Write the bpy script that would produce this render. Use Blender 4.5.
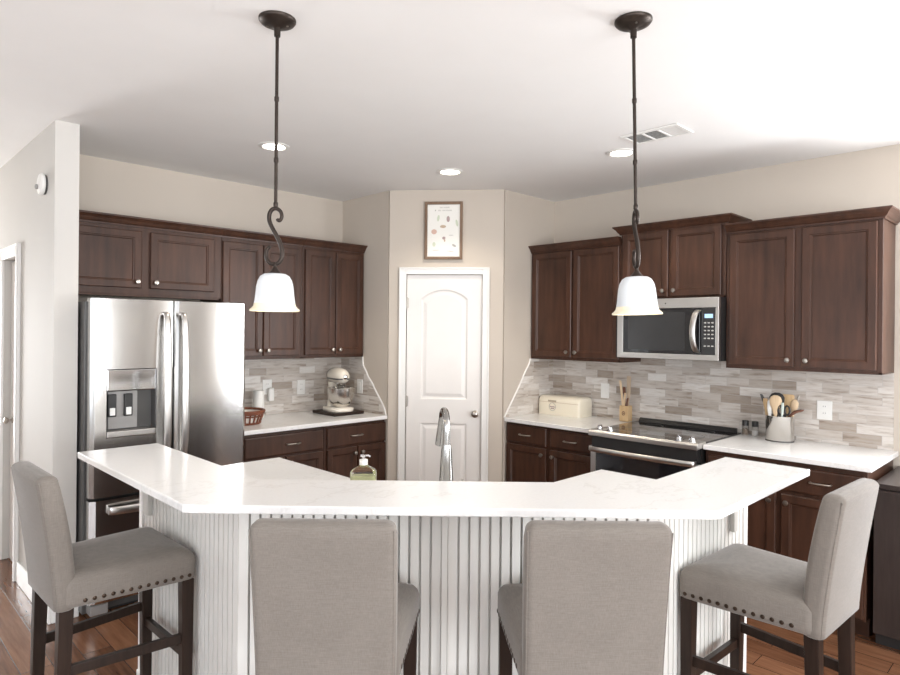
import bpy, bmesh, math, random
from mathutils import Vector, Matrix
random.seed(7)
PI = math.pi
scene = bpy.context.scene
for o in list(bpy.data.objects):
    bpy.data.objects.remove(o, do_unlink=True)
COL = scene.collection

# ------------------------------------------------------------------ camera
F_PX, YAW, ROLL, SY = 635.25, -0.0060945, -0.0093146, -6.429
CAM = Vector((4.4661, 4.5915, 1.5904))
S2 = math.sqrt(.5)
R0, F0, U0 = Vector((-S2, S2, 0)), Vector((-S2, -S2, 0)), Vector((0, 0, 1))
rt = math.cos(YAW)*R0 - math.sin(YAW)*F0
fw = math.sin(YAW)*R0 + math.cos(YAW)*F0
right = math.cos(ROLL)*rt - math.sin(ROLL)*U0
up = math.sin(ROLL)*rt + math.cos(ROLL)*U0
cd = bpy.data.cameras.new('camera')
cam = bpy.data.objects.new('camera', cd)
COL.objects.link(cam)
M = Matrix.Identity(4)
for i in range(3):
    M[i][0], M[i][1], M[i][2], M[i][3] = right[i], up[i], -fw[i], CAM[i]
cam.matrix_world = M
cd.sensor_width = 36.0
cd.lens = 36.0*F_PX/900.0
cd.shift_y = SY/900.0
cd.clip_start = 0.05
scene.camera = cam

# ------------------------------------------------------------------ world, lights, exposure
w = bpy.data.worlds.new('world'); scene.world = w
w.use_nodes = True
bg = w.node_tree.nodes['Background']
bg.inputs[0].default_value = (0.75, 0.86, 1.0, 1)
bg.inputs[1].default_value = 2.0
scene.view_settings.view_transform = 'Standard'
scene.view_settings.look = 'None'
scene.view_settings.gamma = 1.0
scene.view_settings.use_curve_mapping = False
scene.view_settings.exposure = 0.15

def area(name, loc, direction, sx, sy, power, color):
    l = bpy.data.lights.new(name, 'AREA'); l.shape = 'RECTANGLE'
    l.size, l.size_y, l.energy, l.color = sx, sy, power, color
    o = bpy.data.objects.new(name, l); COL.objects.link(o)
    o.location = loc
    o.rotation_euler = Vector(direction).to_track_quat('-Z', 'Y').to_euler()
    return o
DAY = (0.97, 0.985, 1.0)
# daylight entering by the windows behind and beside the camera, and by the front door of the hall
area('daylight_breakfast_window', (.07, 4.78, 1.65), (1, -.05, .12), 1.1, 1.5, 95, DAY)
area('daylight_dining_window', (3.6, 7.93, 1.45), (0, -1, .45), 2.4, 1.9, 165, DAY)
area('daylight_dining_window', (6.4, 7.93, 1.45), (0, -1, .7), 1.7, 1.9, 75, DAY)
area('daylight_patio_door', (7.93, 5.2, 1.25), (-1, 0, 1.2), 2.6, 2.1, 85, DAY)
area('daylight_living_window', (7.93, 2.2, 1.45), (-1, 0, .6), 1.7, 1.7, 14, DAY)
area('daylight_hall', (4.6, -3.93, 1.4), (0, 1, .1), 1.0, 2.0, 135, DAY)

# ------------------------------------------------------------------ materials
def newmat(name):
    m = bpy.data.materials.new(name); m.use_nodes = True
    nt = m.node_tree
    return m, nt, nt.nodes['Principled BSDF']
def ramp(nt, fac, stops):
    r = nt.nodes.new('ShaderNodeValToRGB')
    els = r.color_ramp.elements
    while len(els) < len(stops): els.new(0.5)
    for e, (p, c) in zip(els, stops): e.position = p; e.color = (*c, 1)
    nt.links.new(fac, r.inputs[0]); return r.outputs[0]
def coords(nt, scale=(1, 1, 1), rot=(0, 0, 0), kind='Object'):
    tc = nt.nodes.new('ShaderNodeTexCoord'); mp = nt.nodes.new('ShaderNodeMapping')
    mp.inputs['Scale'].default_value = scale; mp.inputs['Rotation'].default_value = rot
    nt.links.new(tc.outputs[kind], mp.inputs[0]); return mp.outputs[0]
def noise(nt, vec, scale, detail=3.0, rough=.55):
    n = nt.nodes.new('ShaderNodeTexNoise')
    n.inputs['Scale'].default_value = scale; n.inputs['Detail'].default_value = detail
    n.inputs['Roughness'].default_value = rough
    nt.links.new(vec, n.inputs['Vector']); return n.outputs['Fac']
def bump(nt, h, strength, dist, b):
    bp = nt.nodes.new('ShaderNodeBump'); bp.inputs['Strength'].default_value = strength
    bp.inputs['Distance'].default_value = dist
    nt.links.new(h, bp.inputs['Height']); nt.links.new(bp.outputs[0], b.inputs['Normal'])
def plain(name, c, rough=.5, metal=0.0, var=.06, nscale=6.0, coat=0.0, spec=None):
    m, nt, b = newmat(name)
    f = noise(nt, coords(nt), nscale)
    lo = tuple(max(0, x*(1-var)) for x in c); hi = tuple(min(1, x*(1+var)) for x in c)
    nt.links.new(ramp(nt, f, [(.3, lo), (.7, hi)]), b.inputs['Base Color'])
    b.inputs['Roughness'].default_value = rough; b.inputs['Metallic'].default_value = metal
    if coat: b.inputs['Coat Weight'].default_value = coat; b.inputs['Coat Roughness'].default_value = .08
    if spec is not None: b.inputs['Specular IOR Level'].default_value = spec
    return m
def wood(name, dark, light, rough, grain=(14, 14, 1.2), bumpy=.08, coat=0.0):
    m, nt, b = newmat(name)
    f1 = noise(nt, coords(nt, grain), 3.0, 6, .6)
    f2 = noise(nt, coords(nt, (1.3, 1.3, .8)), 2.2, 2)
    mx = nt.nodes.new('ShaderNodeMix'); mx.data_type = 'FLOAT'
    mx.inputs[0].default_value = .45
    nt.links.new(f1, mx.inputs[2]); nt.links.new(f2, mx.inputs[3])
    nt.links.new(ramp(nt, mx.outputs[0], [(.32, dark), (.68, light)]), b.inputs['Base Color'])
    b.inputs['Roughness'].default_value = rough
    if coat: b.inputs['Coat Weight'].default_value = coat; b.inputs['Coat Roughness'].default_value = .25
    bump(nt, f1, bumpy, .002, b)
    return m
def fabric(name, c):
    m, nt, b = newmat(name)
    a = noise(nt, coords(nt, (1, 1, .06)), 650, 2); d = noise(nt, coords(nt, (.06, .06, 1)), 650, 2)
    l = noise(nt, coords(nt), 9, 3)
    ad = nt.nodes.new('ShaderNodeMath'); ad.operation = 'ADD'; nt.links.new(a, ad.inputs[0]); nt.links.new(d, ad.inputs[1])
    a2 = nt.nodes.new('ShaderNodeMath'); a2.operation = 'MULTIPLY_ADD'
    nt.links.new(l, a2.inputs[0]); a2.inputs[1].default_value = .5; nt.links.new(ad.outputs[0], a2.inputs[2])
    dv = nt.nodes.new('ShaderNodeMath'); dv.operation = 'MULTIPLY'; dv.inputs[1].default_value = .4
    nt.links.new(a2.outputs[0], dv.inputs[0])
    nt.links.new(ramp(nt, dv.outputs[0], [(.36, tuple(x*.84 for x in c)), (.64, tuple(min(1, x*1.14) for x in c))]), b.inputs['Base Color'])
    b.inputs['Roughness'].default_value = .9; b.inputs['Specular IOR Level'].default_value = .15
    b.inputs['Sheen Weight'].default_value = .25; b.inputs['Sheen Roughness'].default_value = .4
    bump(nt, ad.outputs[0], .12, .002, b)
    return m
def steel(name, c=(.62, .61, .60), rough=.28, grain=(2, 2, 160)):
    m, nt, b = newmat(name)
    f = noise(nt, coords(nt, grain), 4, 3)
    nt.links.new(ramp(nt, f, [(.3, tuple(x*.98 for x in c)), (.7, tuple(min(1, x*1.02) for x in c))]), b.inputs['Base Color'])
    b.inputs['Metallic'].default_value = 1.0
    mr = nt.nodes.new('ShaderNodeMapRange'); mr.inputs[3].default_value = rough*.85; mr.inputs[4].default_value = rough*1.15
    nt.links.new(f, mr.inputs[0]); nt.links.new(mr.outputs[0], b.inputs['Roughness'])
    return m
def glass(name, c=(1, 1, 1), rough=.02):
    m, nt, b = newmat(name)
    b.inputs['Base Color'].default_value = (*c, 1); b.inputs['Transmission Weight'].default_value = 1
    b.inputs['Roughness'].default_value = rough; b.inputs['IOR'].default_value = 1.45
    return m
def emit(name, c, s):
    m, nt, b = newmat(name)
    b.inputs['Base Color'].default_value = (*c, 1)
    b.inputs['Emission Color'].default_value = (*c, 1); b.inputs['Emission Strength'].default_value = s
    return m
def tile(name):
    m, nt, b = newmat(name)
    tc = nt.nodes.new('ShaderNodeTexCoord'); sp = nt.nodes.new('ShaderNodeSeparateXYZ'); cb = nt.nodes.new('ShaderNodeCombineXYZ')
    nt.links.new(tc.outputs['Object'], sp.inputs[0])
    nt.links.new(sp.outputs[0], cb.inputs[0]); nt.links.new(sp.outputs[2], cb.inputs[1])
    br = nt.nodes.new('ShaderNodeTexBrick'); br.offset = .37; br.offset_frequency = 2; br.squash = .72; br.squash_frequency = 3
    br.inputs['Color1'].default_value = (0, 0, 0, 1); br.inputs['Color2'].default_value = (1, 1, 1, 1)
    br.inputs['Mortar'].default_value = (.5, .5, .5, 1)
    br.inputs['Scale'].default_value = 1.0; br.inputs['Mortar Size'].default_value = .0011
    br.inputs['Brick Width'].default_value = .205; br.inputs['Row Height'].default_value = .0585
    nt.links.new(cb.outputs[0], br.inputs['Vector'])
    # each tile gets its own stretch of veined stone
    ad = nt.nodes.new('ShaderNodeVectorMath'); ad.operation = 'MULTIPLY_ADD'
    ad.inputs[1].default_value = (1.2, 9.0, 1.0)
    sc = nt.nodes.new('ShaderNodeVectorMath'); sc.operation = 'SCALE'; sc.inputs[3].default_value = 37.0
    nt.links.new(br.outputs['Color'], sc.inputs[0])
    nt.links.new(cb.outputs[0], ad.inputs[0]); nt.links.new(sc.outputs[0], ad.inputs[2])
    v = noise(nt, ad.outputs[0], 4.2, 5, .6)
    bwn = nt.nodes.new('ShaderNodeRGBToBW'); nt.links.new(br.outputs['Color'], bwn.inputs[0])
    base = ramp(nt, bwn.outputs[0], [(0.0, (.40, .34, .29)), (.05, (.41, .35, .30)), (.13, (.52, .465, .415)), (.45, (.60, .55, .505)), (.8, (.69, .65, .61)), (1, (.78, .75, .715))])
    vein = ramp(nt, v, [(.33, (.58, .52, .47)), (.45, (.90, .87, .84)), (.58, (1, 1, 1)), (.72, (.78, .72, .67))])
    mu = nt.nodes.new('ShaderNodeMix'); mu.data_type = 'RGBA'; mu.blend_type = 'MULTIPLY'; mu.inputs[0].default_value = 1
    nt.links.new(base, mu.inputs[6]); nt.links.new(vein, mu.inputs[7])
    gr = nt.nodes.new('ShaderNodeMix'); gr.data_type = 'RGBA'
    gr.inputs[7].default_value = (.50, .47, .44, 1)
    nt.links.new(br.outputs['Fac'], gr.inputs[0]); nt.links.new(mu.outputs[2], gr.inputs[6])
    nt.links.new(gr.outputs[2], b.inputs['Base Color'])
    b.inputs['Roughness'].default_value = .32
    inv = nt.nodes.new('ShaderNodeMath'); inv.operation = 'SUBTRACT'; inv.inputs[0].default_value = 1
    nt.links.new(br.outputs['Fac'], inv.inputs[1]); bump(nt, inv.outputs[0], .4, .002, b)
    return m
def planks(name):
    m, nt, b = newmat(name)
    vec = coords(nt, (1, 1, 1), (0, 0, PI/2))
    br = nt.nodes.new('ShaderNodeTexBrick'); br.offset = .41
    br.inputs['Color1'].default_value = (0, 0, 0, 1); br.inputs['Color2'].default_value = (1, 1, 1, 1); br.inputs['Mortar'].default_value = (0, 0, 0, 1)
    br.inputs['Scale'].default_value = 1; br.inputs['Mortar Size'].default_value = .0018
    br.inputs['Brick Width'].default_value = 1.15; br.inputs['Row Height'].default_value = .127
    nt.links.new(vec, br.inputs['Vector'])
    ma = nt.nodes.new('ShaderNodeVectorMath'); ma.operation = 'MULTIPLY_ADD'; ma.inputs[1].default_value = (1.5, 16, 1)
    sc = nt.nodes.new('ShaderNodeVectorMath'); sc.operation = 'SCALE'; sc.inputs[3].default_value = 23.0
    nt.links.new(br.outputs['Color'], sc.inputs[0]); nt.links.new(vec, ma.inputs[0]); nt.links.new(sc.outputs[0], ma.inputs[2])
    g = noise(nt, ma.outputs[0], 3, 6, .62)
    bw = nt.nodes.new('ShaderNodeRGBToBW'); nt.links.new(br.outputs['Color'], bw.inputs[0])
    mx = nt.nodes.new('ShaderNodeMix'); mx.data_type = 'FLOAT'; mx.inputs[0].default_value = .35
    nt.links.new(g, mx.inputs[2]); nt.links.new(bw.outputs[0], mx.inputs[3])
    c = ramp(nt, mx.outputs[0], [(.25, (.075, .033, .018)), (.5, (.155, .068, .035)), (.75, (.25, .12, .065))])
    gm = nt.nodes.new('ShaderNodeMix'); gm.data_type = 'RGBA'; gm.inputs[7].default_value = (.03, .015, .01, 1)
    nt.links.new(br.outputs['Fac'], gm.inputs[0]); nt.links.new(c, gm.inputs[6])
    nt.links.new(gm.outputs[2], b.inputs['Base Color']); b.inputs['Roughness'].default_value = .22
    inv = nt.nodes.new('ShaderNodeMath'); inv.operation = 'SUBTRACT'; inv.inputs[0].default_value = 1
    nt.links.new(br.outputs['Fac'], inv.inputs[1]); bump(nt, inv.outputs[0], .3, .002, b)
    return m
def quartz(name):
    m, nt, b = newmat(name)
    v1 = noise(nt, coords(nt, (1, 1.6, 1)), 1.6, 6, .65)
    v2 = noise(nt, coords(nt), 90, 2)
    c1 = ramp(nt, v1, [(.40, (.87, .865, .855)), (.485, (.865, .86, .85)), (.50, (.80, .79, .775)), (.515, (.87, .865, .855))])
    mu = nt.nodes.new('ShaderNodeMix'); mu.data_type = 'RGBA'; mu.blend_type = 'MULTIPLY'; mu.inputs[0].default_value = .6
    nt.links.new(c1, mu.inputs[6]); nt.links.new(ramp(nt, v2, [(.3, (.95, .95, .95)), (.6, (1, 1, 1))]), mu.inputs[7])
    nt.links.new(mu.outputs[2], b.inputs['Base Color'])
    b.inputs['Roughness'].default_value = .14
    return m

M_WALL = plain('greige_wall_paint', (.57, .505, .435), .75, var=.015, nscale=2)
M_HALL = plain('pale_wall_paint', (.60, .575, .54), .7, var=.015, nscale=2)
M_CEIL = plain('white_ceiling_paint', (.88, .87, .855), .9, var=.012, nscale=3)
M_TRIM = plain('white_trim_paint', (.84, .825, .80), .35, var=.01)
M_DOOR = plain('white_door_paint', (.83, .80, .77), .38, var=.012)
M_BEAD = plain('cream_beadboard_paint', (.76, .745, .71), .45, var=.03, nscale=5)
M_CORB = plain('shaded_bracket_paint', (.58, .56, .52), .5, var=.02)  # shade under the bar overhang is put into this darker bracket colour
M_FLOOR = planks('dark_hardwood_planks')
M_CAB = wood('dark_stained_maple', (.030, .0135, .0080), (.088, .038, .0225), .36, (9, 9, 1.0), .03, 0)
M_TILE = tile('stone_strip_tile')
M_QUARTZ = quartz('white_quartz')
M_FAB = fabric('taupe_linen', (.195, .172, .151))
M_LEG = wood('espresso_wood', (.012, .007, .005), (.036, .021, .015), .38, (20, 20, 2), .03)
M_STEEL = steel('brushed_steel', (.60, .59, .575), .18, (120, 120, 1.5))
M_STEELH = steel('brushed_steel_bar', (.62, .60, .575), .30, (3, 3, 3))
M_FAUC = steel('brushed_faucet_steel', (.40, .395, .385), .22, (3, 3, 3))
M_CHROME = plain('polished_chrome', (.72, .72, .73), .08, 1.0, .02)
M_BOWL = plain('polished_steel', (.64, .61, .57), .24, 1.0, .02)
M_NICKEL = plain('satin_nickel', (.42, .385, .345), .30, 1.0, .03)
M_BRONZE = plain('oil_rubbed_bronze', (.045, .034, .028), .42, .75, .15, 30)
M_NAIL = plain('antique_bronze_nail', (.055, .036, .025), .35, .8, .1, 40)
M_BLKGLASS = plain('black_glass', (.012, .012, .014), .05, 0, .05, coat=.4)
M_BLACK = plain('black_plastic', (.018, .017, .017), .4, 0, .1)
M_DKGREY = plain('dark_grey_steel', (.10, .097, .094), .4, .4, .05)
M_GREYPL = plain('grey_plastic', (.30, .29, .28), .35, .2, .05)
M_WHITEPL = plain('white_plastic', (.86, .85, .82), .35, 0, .01)
M_CREAM = plain('cream_enamel', (.80, .735, .60), .28, 0, .02, coat=.3)
M_MIXER = plain('almond_enamel', (.83, .77, .67), .2, 0, .02, coat=.5)
M_BAMBOO = wood('bamboo', (.52, .34, .17), (.70, .50, .28), .5, (30, 30, 3), .03)
M_PALEW = wood('pale_beech', (.62, .44, .27), (.78, .60, .40), .5, (30, 30, 3), .03)
M_WALNUT = wood('walnut_spoon', (.10, .038, .022), (.20, .085, .05), .45, (30, 30, 3), .03)
M_FRAME = wood('worn_oak_frame', (.13, .075, .045), (.27, .17, .105), .5, (30, 30, 3), .04)
M_PAPER = plain('cream_paper', (.86, .84, .79), .8, 0, .01)
M_INK = plain('grey_ink', (.42, .40, .37), .8)
M_SAGE = plain('sage_print', (.62, .66, .52), .8); M_MAUVE = plain('mauve_print', (.40, .30, .29), .8)
M_TAN = plain('tan_print', (.52, .40, .29), .8); M_ROSE = plain('rose_print', (.62, .42, .34), .8)
M_BASKET = plain('red_brown_wicker', (.20, .062, .030), .5, 0, .3, 40)
M_SHADE, nt, b = newmat('white_frosted_glass')
nt.links.new(ramp(nt, noise(nt, coords(nt), 12), [(.3, (.66, .685, .705)), (.7, (.69, .715, .735))]), b.inputs['Base Color'])
b.inputs['Roughness'].default_value = .3
b.inputs['Emission Color'].default_value = (.93, .97, 1, 1); b.inputs['Emission Strength'].default_value = .05
M_RIM, nt, b = newmat('warm_lit_glass_rim')  # warm bulb light leaking at the rim, put into its colour and glow
nt.links.new(ramp(nt, noise(nt, coords(nt), 20), [(.3, (.80, .72, .52)), (.7, (.88, .82, .66))]), b.inputs['Base Color'])
b.inputs['Roughness'].default_value = .25
b.inputs['Emission Color'].default_value = (1, .86, .6, 1); b.inputs['Emission Strength'].default_value = .10
M_BULB = emit('warm_bulb', (1, .85, .62), 6.0)
M_CAN = emit('recessed_lamp', (1, .93, .82), 14.0)
M_GLASS = glass('clear_glass'); M_SOAP = plain('green_liquid_soap', (.62, .64, .34), .2)
M_SALT = plain('white_salt', (.85, .84, .82), .7); M_PEPPER = plain('ground_pepper', (.30, .24, .19), .8, 0, .4, 200)
M_LCD = emit('blue_clock_display', (.35, .55, .85), .6)
M_BTN = plain('grey_button_legend', (.50, .49, .46), .5)
M_DESK = wood('black_brown_veneer', (.028, .020, .018), (.050, .036, .032), .3, (20, 20, 2), .02)

for m_, sp_ in ((M_LEG, .22), (M_DESK, .3), (M_CAB, .38)):
    m_.node_tree.nodes['Principled BSDF'].inputs['Specular IOR Level'].default_value = sp_

# ------------------------------------------------------------------ mesh helpers
def new(): return bmesh.new()
def box(bm, x0, x1, y0, y1, z0, z1):
    vs = [bm.verts.new((x, y, z)) for z in (z0, z1) for x, y in ((x0, y0), (x1, y0), (x1, y1), (x0, y1))]
    for f in ((0, 3, 2, 1), (4, 5, 6, 7), (0, 1, 5, 4), (1, 2, 6, 5), (2, 3, 7, 6), (3, 0, 4, 7)):
        bm.faces.new([vs[i] for i in f])
    return vs
def loft(bm, loops, cap0=True, cap1=True, closed=False):
    rows = [[bm.verts.new(p) for p in l] for l in loops]
    n = len(rows[0])
    pairs = list(zip(rows, rows[1:])) + ([(rows[-1], rows[0])] if closed else [])
    for a, c in pairs:
        for i in range(n):
            j = (i+1) % n
            bm.faces.new((a[i], a[j], c[j], c[i]))
    if not closed:
        if cap0: bm.faces.new(rows[0][::-1])
        if cap1: bm.faces.new(rows[-1])
def prism(bm, poly, z0, z1):
    loft(bm, [[(x, y, z0) for x, y in poly], [(x, y, z1) for x, y in poly]])
def lathe(bm, prof, c=(0, 0, 0), seg=28, cap0=True, cap1=True, axis='Z'):
    loops = []
    for r, z in prof:
        l = []
        for k in range(seg):
            a = 2*PI*k/seg; x, y = r*math.cos(a), r*math.sin(a)
            p = (x, y, z) if axis == 'Z' else ((x, z, y) if axis == 'Y' else (z, x, y))
            l.append((p[0]+c[0], p[1]+c[1], p[2]+c[2]))
        loops.append(l)
    loft(bm, loops, cap0, cap1)
def tube(bm, pts, r, seg=10, cyc=False):
    pts = [Vector(p) for p in pts]; n = len(pts)
    rs = r if isinstance(r, (list, tuple)) else [r]*n
    prev = None; loops = []
    for i, p in enumerate(pts):
        t = (pts[(i+1) % n]-pts[i-1]) if cyc else (pts[min(i+1, n-1)]-pts[max(i-1, 0)])
        t.normalize()
        if prev is None:
            a = Vector((0, 0, 1)) if abs(t.z) < .9 else Vector((1, 0, 0))
            u = t.cross(a).normalized()
        else:
            u = (prev - t*prev.dot(t)).normalized()
        prev = u; v = t.cross(u)
        loops.append([p + rs[i]*(math.cos(2*PI*k/seg)*u + math.sin(2*PI*k/seg)*v) for k in range(seg)])
    loft(bm, loops, closed=cyc)
def bar(bm, p0, p1, sx, sy):
    """rectangular bar between two points, sx across (horizontal), sy other"""
    p0, p1 = Vector(p0), Vector(p1); t = (p1-p0).normalized()
    a = Vector((0, 0, 1)) if abs(t.z) < .9 else Vector((0, 1, 0))
    u = t.cross(a).normalized(); v = t.cross(u)
    loft(bm, [[p+u*s*sx/2+v*q*sy/2 for s, q in ((-1, -1), (1, -1), (1, 1), (-1, 1))] for p in (p0, p1)])
def rrect(x0, x1, y0, y1, r, n=5):
    pts = []
    for cx, cy, a0 in ((x1-r, y0+r, -PI/2), (x1-r, y1-r, 0), (x0+r, y1-r, PI/2), (x0+r, y0+r, PI)):
        for k in range(n+1):
            a = a0+PI/2*k/n; pts.append((cx+r*math.cos(a), cy+r*math.sin(a)))
    return pts
def catmull(pts, n=6):
    P = [Vector(p) for p in pts]; P = [2*P[0]-P[1]]+P+[2*P[-1]-P[-2]]; out = []
    for i in range(1, len(P)-2):
        for k in range(n):
            t = k/n; a, b_, c, d = P[i-1], P[i], P[i+1], P[i+2]
            out.append(.5*((2*b_)+(c-a)*t+(2*a-5*b_+4*c-d)*t*t+(3*b_-a-3*c+d)*t**3))
    out.append(P[-2]); return out
def molding(bm, path, prof, z):
    """sweep profile (outward, height) along an open 2D path; outward is to the right of travel"""
    P = [Vector((p[0], p[1])) for p in path]; rows = []
    for i, p in enumerate(P):
        d0 = (P[i]-P[i-1]).normalized() if i else None
        d1 = (P[i+1]-P[i]).normalized() if i < len(P)-1 else None
        n0 = Vector((d0.y, -d0.x)) if d0 else None; n1 = Vector((d1.y, -d1.x)) if d1 else None
        nn = n0 or n1
        if n0 and n1: nn = (n0+n1)/(1+n0.dot(n1))
        rows.append([(p.x+nn.x*o, p.y+nn.y*o, z+h) for o, h in prof])
    loft(bm, rows)
def obj(name, bm, mat, parent=None, bevel=0, smooth=False, seg=2):
    bmesh.ops.recalc_face_normals(bm, faces=bm.faces)
    me = bpy.data.meshes.new(name); bm.to_mesh(me); bm.free()
    me.materials.append(mat)
    if smooth:
        for p in me.polygons: p.use_smooth = True
        me.set_sharp_from_angle(angle=math.radians(smooth if smooth is not True else 40))
    o = bpy.data.objects.new(name, me); COL.objects.link(o)
    if parent: o.parent = parent
    if bevel:
        m = o.modifiers.new('bevel', 'BEVEL'); m.width = bevel; m.segments = seg; m.limit_method = 'ANGLE'; m.angle_limit = math.radians(35)
    return o
def tag(o, label, cat, group=None, kind=None):
    o['label'] = label; o['category'] = cat
    if group: o['group'] = group
    if kind: o['kind'] = kind
    return o
def thing(name, label, cat, loc=(0, 0, 0), rz=0, group=None):
    o = bpy.data.objects.new(name, None); COL.objects.link(o)
    o.location = loc; o.rotation_euler = (0, 0, rz); o.empty_display_size = .1
    return tag(o, label, cat, group)
def struct(o): o['kind'] = 'structure'; return o
def bx(name, dims, mat, parent=None, bevel=0):
    bm = new(); box(bm, *dims); return obj(name, bm, mat, parent, bevel)
def copy_tree(o, parent=None):
    c = o.copy(); COL.objects.link(c)
    if parent: c.parent = parent
    for ch in list(o.children): copy_tree(ch, c)
    return c
# local frames: x to the right as one faces the thing, y into the wall, z up
LEFT, RIGHT = PI, PI/2

# ------------------------------------------------------------------ room shell  (X = distance from range wall, Y = distance from fridge wall)
H = 2.707
struct(bx('floor', (-.12, 8.1, -4.1, 8.1, -.1, 0), M_FLOOR))
struct(bx('ceiling', (-.12, 8.1, -4.1, 8.1, H, H+.1), M_CEIL))
wl = struct(bx('wall_left', (-.12, 3.466, -.12, 0, 0, H), M_WALL))
bm = new()
for d in ((0, 4.2, 0, H), (4.2, 5.36, 0, .9), (4.2, 5.36, 2.4, H), (5.36, 8.0, 0, H)): box(bm, -.12, 0, *d)
wr = struct(obj('wall_right', bm, M_WALL))
bm = new()
for d in ((4.2, 4.25, .9, 2.4), (5.31, 5.36, .9, 2.4), (4.25, 5.31, .9, .95), (4.25, 5.31, 2.35, 2.4), (4.25, 5.31, 1.62, 1.67)): box(bm, -.08, -.04, *d)
struct(obj('window_5', bm, M_TRIM))
bm = new(); box(bm, 3.466, 3.583, -4.0, -.645, 0, H); box(bm, 3.466, 3.583, -.20, .665, 0, H); box(bm, 3.466, 3.583, -.645, -.20, 2.045, H)
wh = struct(obj('wall_hall', bm, M_HALL))
struct(bx('wall_hall_far', (3.583, 5.1, -4.1, -4.0, 0, H), M_HALL))
bm = new(); box(bm, 5.1, 5.2, -4.1, .7, 0, H); box(bm, 5.2, 8.1, .6, .7, 0, H)
struct(obj('wall_front', bm, M_HALL))
def wall_windows(name, along, pos, lo, hi, wins):
    """wall in the plane along='X' (Y=pos) or 'Y' (X=pos) with openings (u0,u1,z0,z1)"""
    bm = new()
    def put(u0, u1, z0, z1):
        if u1-u0 < 1e-4 or z1-z0 < 1e-4: return
        if along == 'X': box(bm, u0, u1, pos, pos+.1, z0, z1)
        else: box(bm, pos, pos+.1, u0, u1, z0, z1)
    u = lo
    for u0, u1, z0, z1 in wins:
        put(u, u0, 0, H); put(u0, u1, 0, z0); put(u0, u1, z1, H); u = u1
    put(u, hi, 0, H)
    return struct(obj(name, bm, M_HALL))
wins_y = [(2.4, 4.8, .5, 2.4), (5.55, 7.25, .5, 2.4)]
wins_x = [(1.35, 3.05, .6, 2.3), (3.9, 6.5, .05, 2.2)]
wall_windows('wall_dining', 'X', 8.0, -.12, 8.1, wins_y)
wall_windows('wall_back', 'Y', 8.0, .7, 8.0, wins_x)
k = 0
for along, wins in (('X', wins_y), ('Y', wins_x)):
    for u0, u1, z0, z1 in wins:
        k += 1; bm = new()
        um = (u0+u1)/2
        for a0, a1, c0, c1 in ((u0, u0+.05, z0, z1), (u1-.05, u1, z0, z1), (u0, u1, z0, z0+.05), (u0, u1, z1-.05, z1), (um-.03, um+.03, z0, z1)):
            if along == 'X': box(bm, a0, a1, 8.03, 8.07, c0, c1)
            else: box(bm, 8.03, 8.07, a0, a1, c0, c1)
        struct(obj('window_%d' % k, bm, M_TRIM))
# corner pantry: two returns and a diagonal front with the doorway
P1, P2 = Vector((1.255, .645)), Vector((.665, 1.335))
struct(bx('wall_pantry_left', (1.155, 1.255, 0, .63, 0, H), M_WALL))
struct(bx('wall_pantry_right', (0, .65, 1.235, 1.335, 0, H), M_WALL))
dl = (P2-P1).length; ang = math.atan2((P2-P1).y, (P2-P1).x); mid = (P1+P2)/2; hl = dl/2
DX = -.011      # door centre
bm = new()
O0, O1, OT = DX-.305, DX+.305, 2.04
box(bm, -hl, O0, 0, .1, 0, H); box(bm, O1, hl, 0, .1, 0, H); box(bm, O0, O1, 0, .1, OT, H)
wp = struct(obj('wall_pantry_front', bm, M_WALL)); wp.location = (mid.x, mid.y, 0); wp.rotation_euler = (0, 0, ang)

def arch(x0, x1, z0, zs, zc, d, n=12):
    x0, x1, z0, zs, zc = x0+d, x1-d, z0+d, zs-d, zc-d
    hw, s = (x1-x0)/2, zc-zs; cx = (x0+x1)/2
    pts = [(x0, z0), (x1, z0)]
    if s < .01:
        return pts+[(x1, zs), (x0, zs)]
    Rr = (hw*hw+s*s)/(2*s); a = math.asin(hw/Rr)
    for k in range(n+1):
        t = a-2*a*k/n; pts.append((cx+Rr*math.sin(t), zc-Rr+Rr*math.cos(t)))
    return pts
def panel_door(name, wdt, hgt, panels, mat, parent, th=.035):
    """slab from x=-w/2..w/2, front at y=0, moulded panels sunk into the front"""
    bm = new(); edges = []
    def loop(pts, y):
        vs = [bm.verts.new((x, y, z)) for x, z in pts]
        return vs, [bm.edges.new((vs[i], vs[(i+1) % len(vs)])) for i in range(len(vs))]
    ov, oe = loop([(-wdt/2, 0), (wdt/2, 0), (wdt/2, hgt), (-wdt/2, hgt)], 0); edges += oe
    for pa in panels:
        v0, e0 = loop(arch(*pa, 0), 0); edges += e0; prev = v0
        for d, y in ((.010, .009), (.020, .010), (.045, .003)):
            vs = [bm.verts.new((x, y, z)) for x, z in arch(*pa, d)]
            for i in range(len(vs)):
                j = (i+1) % len(vs); bm.faces.new((prev[i], prev[j], vs[j], vs[i]))
            prev = vs
        bm.faces.new(prev)
    bmesh.ops.triangle_fill(bm, edges=edges, use_beauty=True)
    bv = [bm.verts.new((v.co.x, th, v.co.z)) for v in ov]
    for i in range(4): bm.faces.new((ov[i], ov[(i+1) % 4], bv[(i+1) % 4], bv[i]))
    bm.faces.new(bv)
    return obj(name, bm, mat, parent)
def knob_round(bm, x, z, y=0.0, s=1.0):
    lathe(bm, [(.026*s, y), (.026*s, y-.006*s), (.011*s, y-.010*s), (.010*s, y-.028*s), (.022*s, y-.034*s), (.028*s, y-.045*s), (.027*s, y-.056*s), (.016*s, y-.064*s), (.001, y-.065*s)], (x, 0, z), 20, axis='Y')
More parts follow.
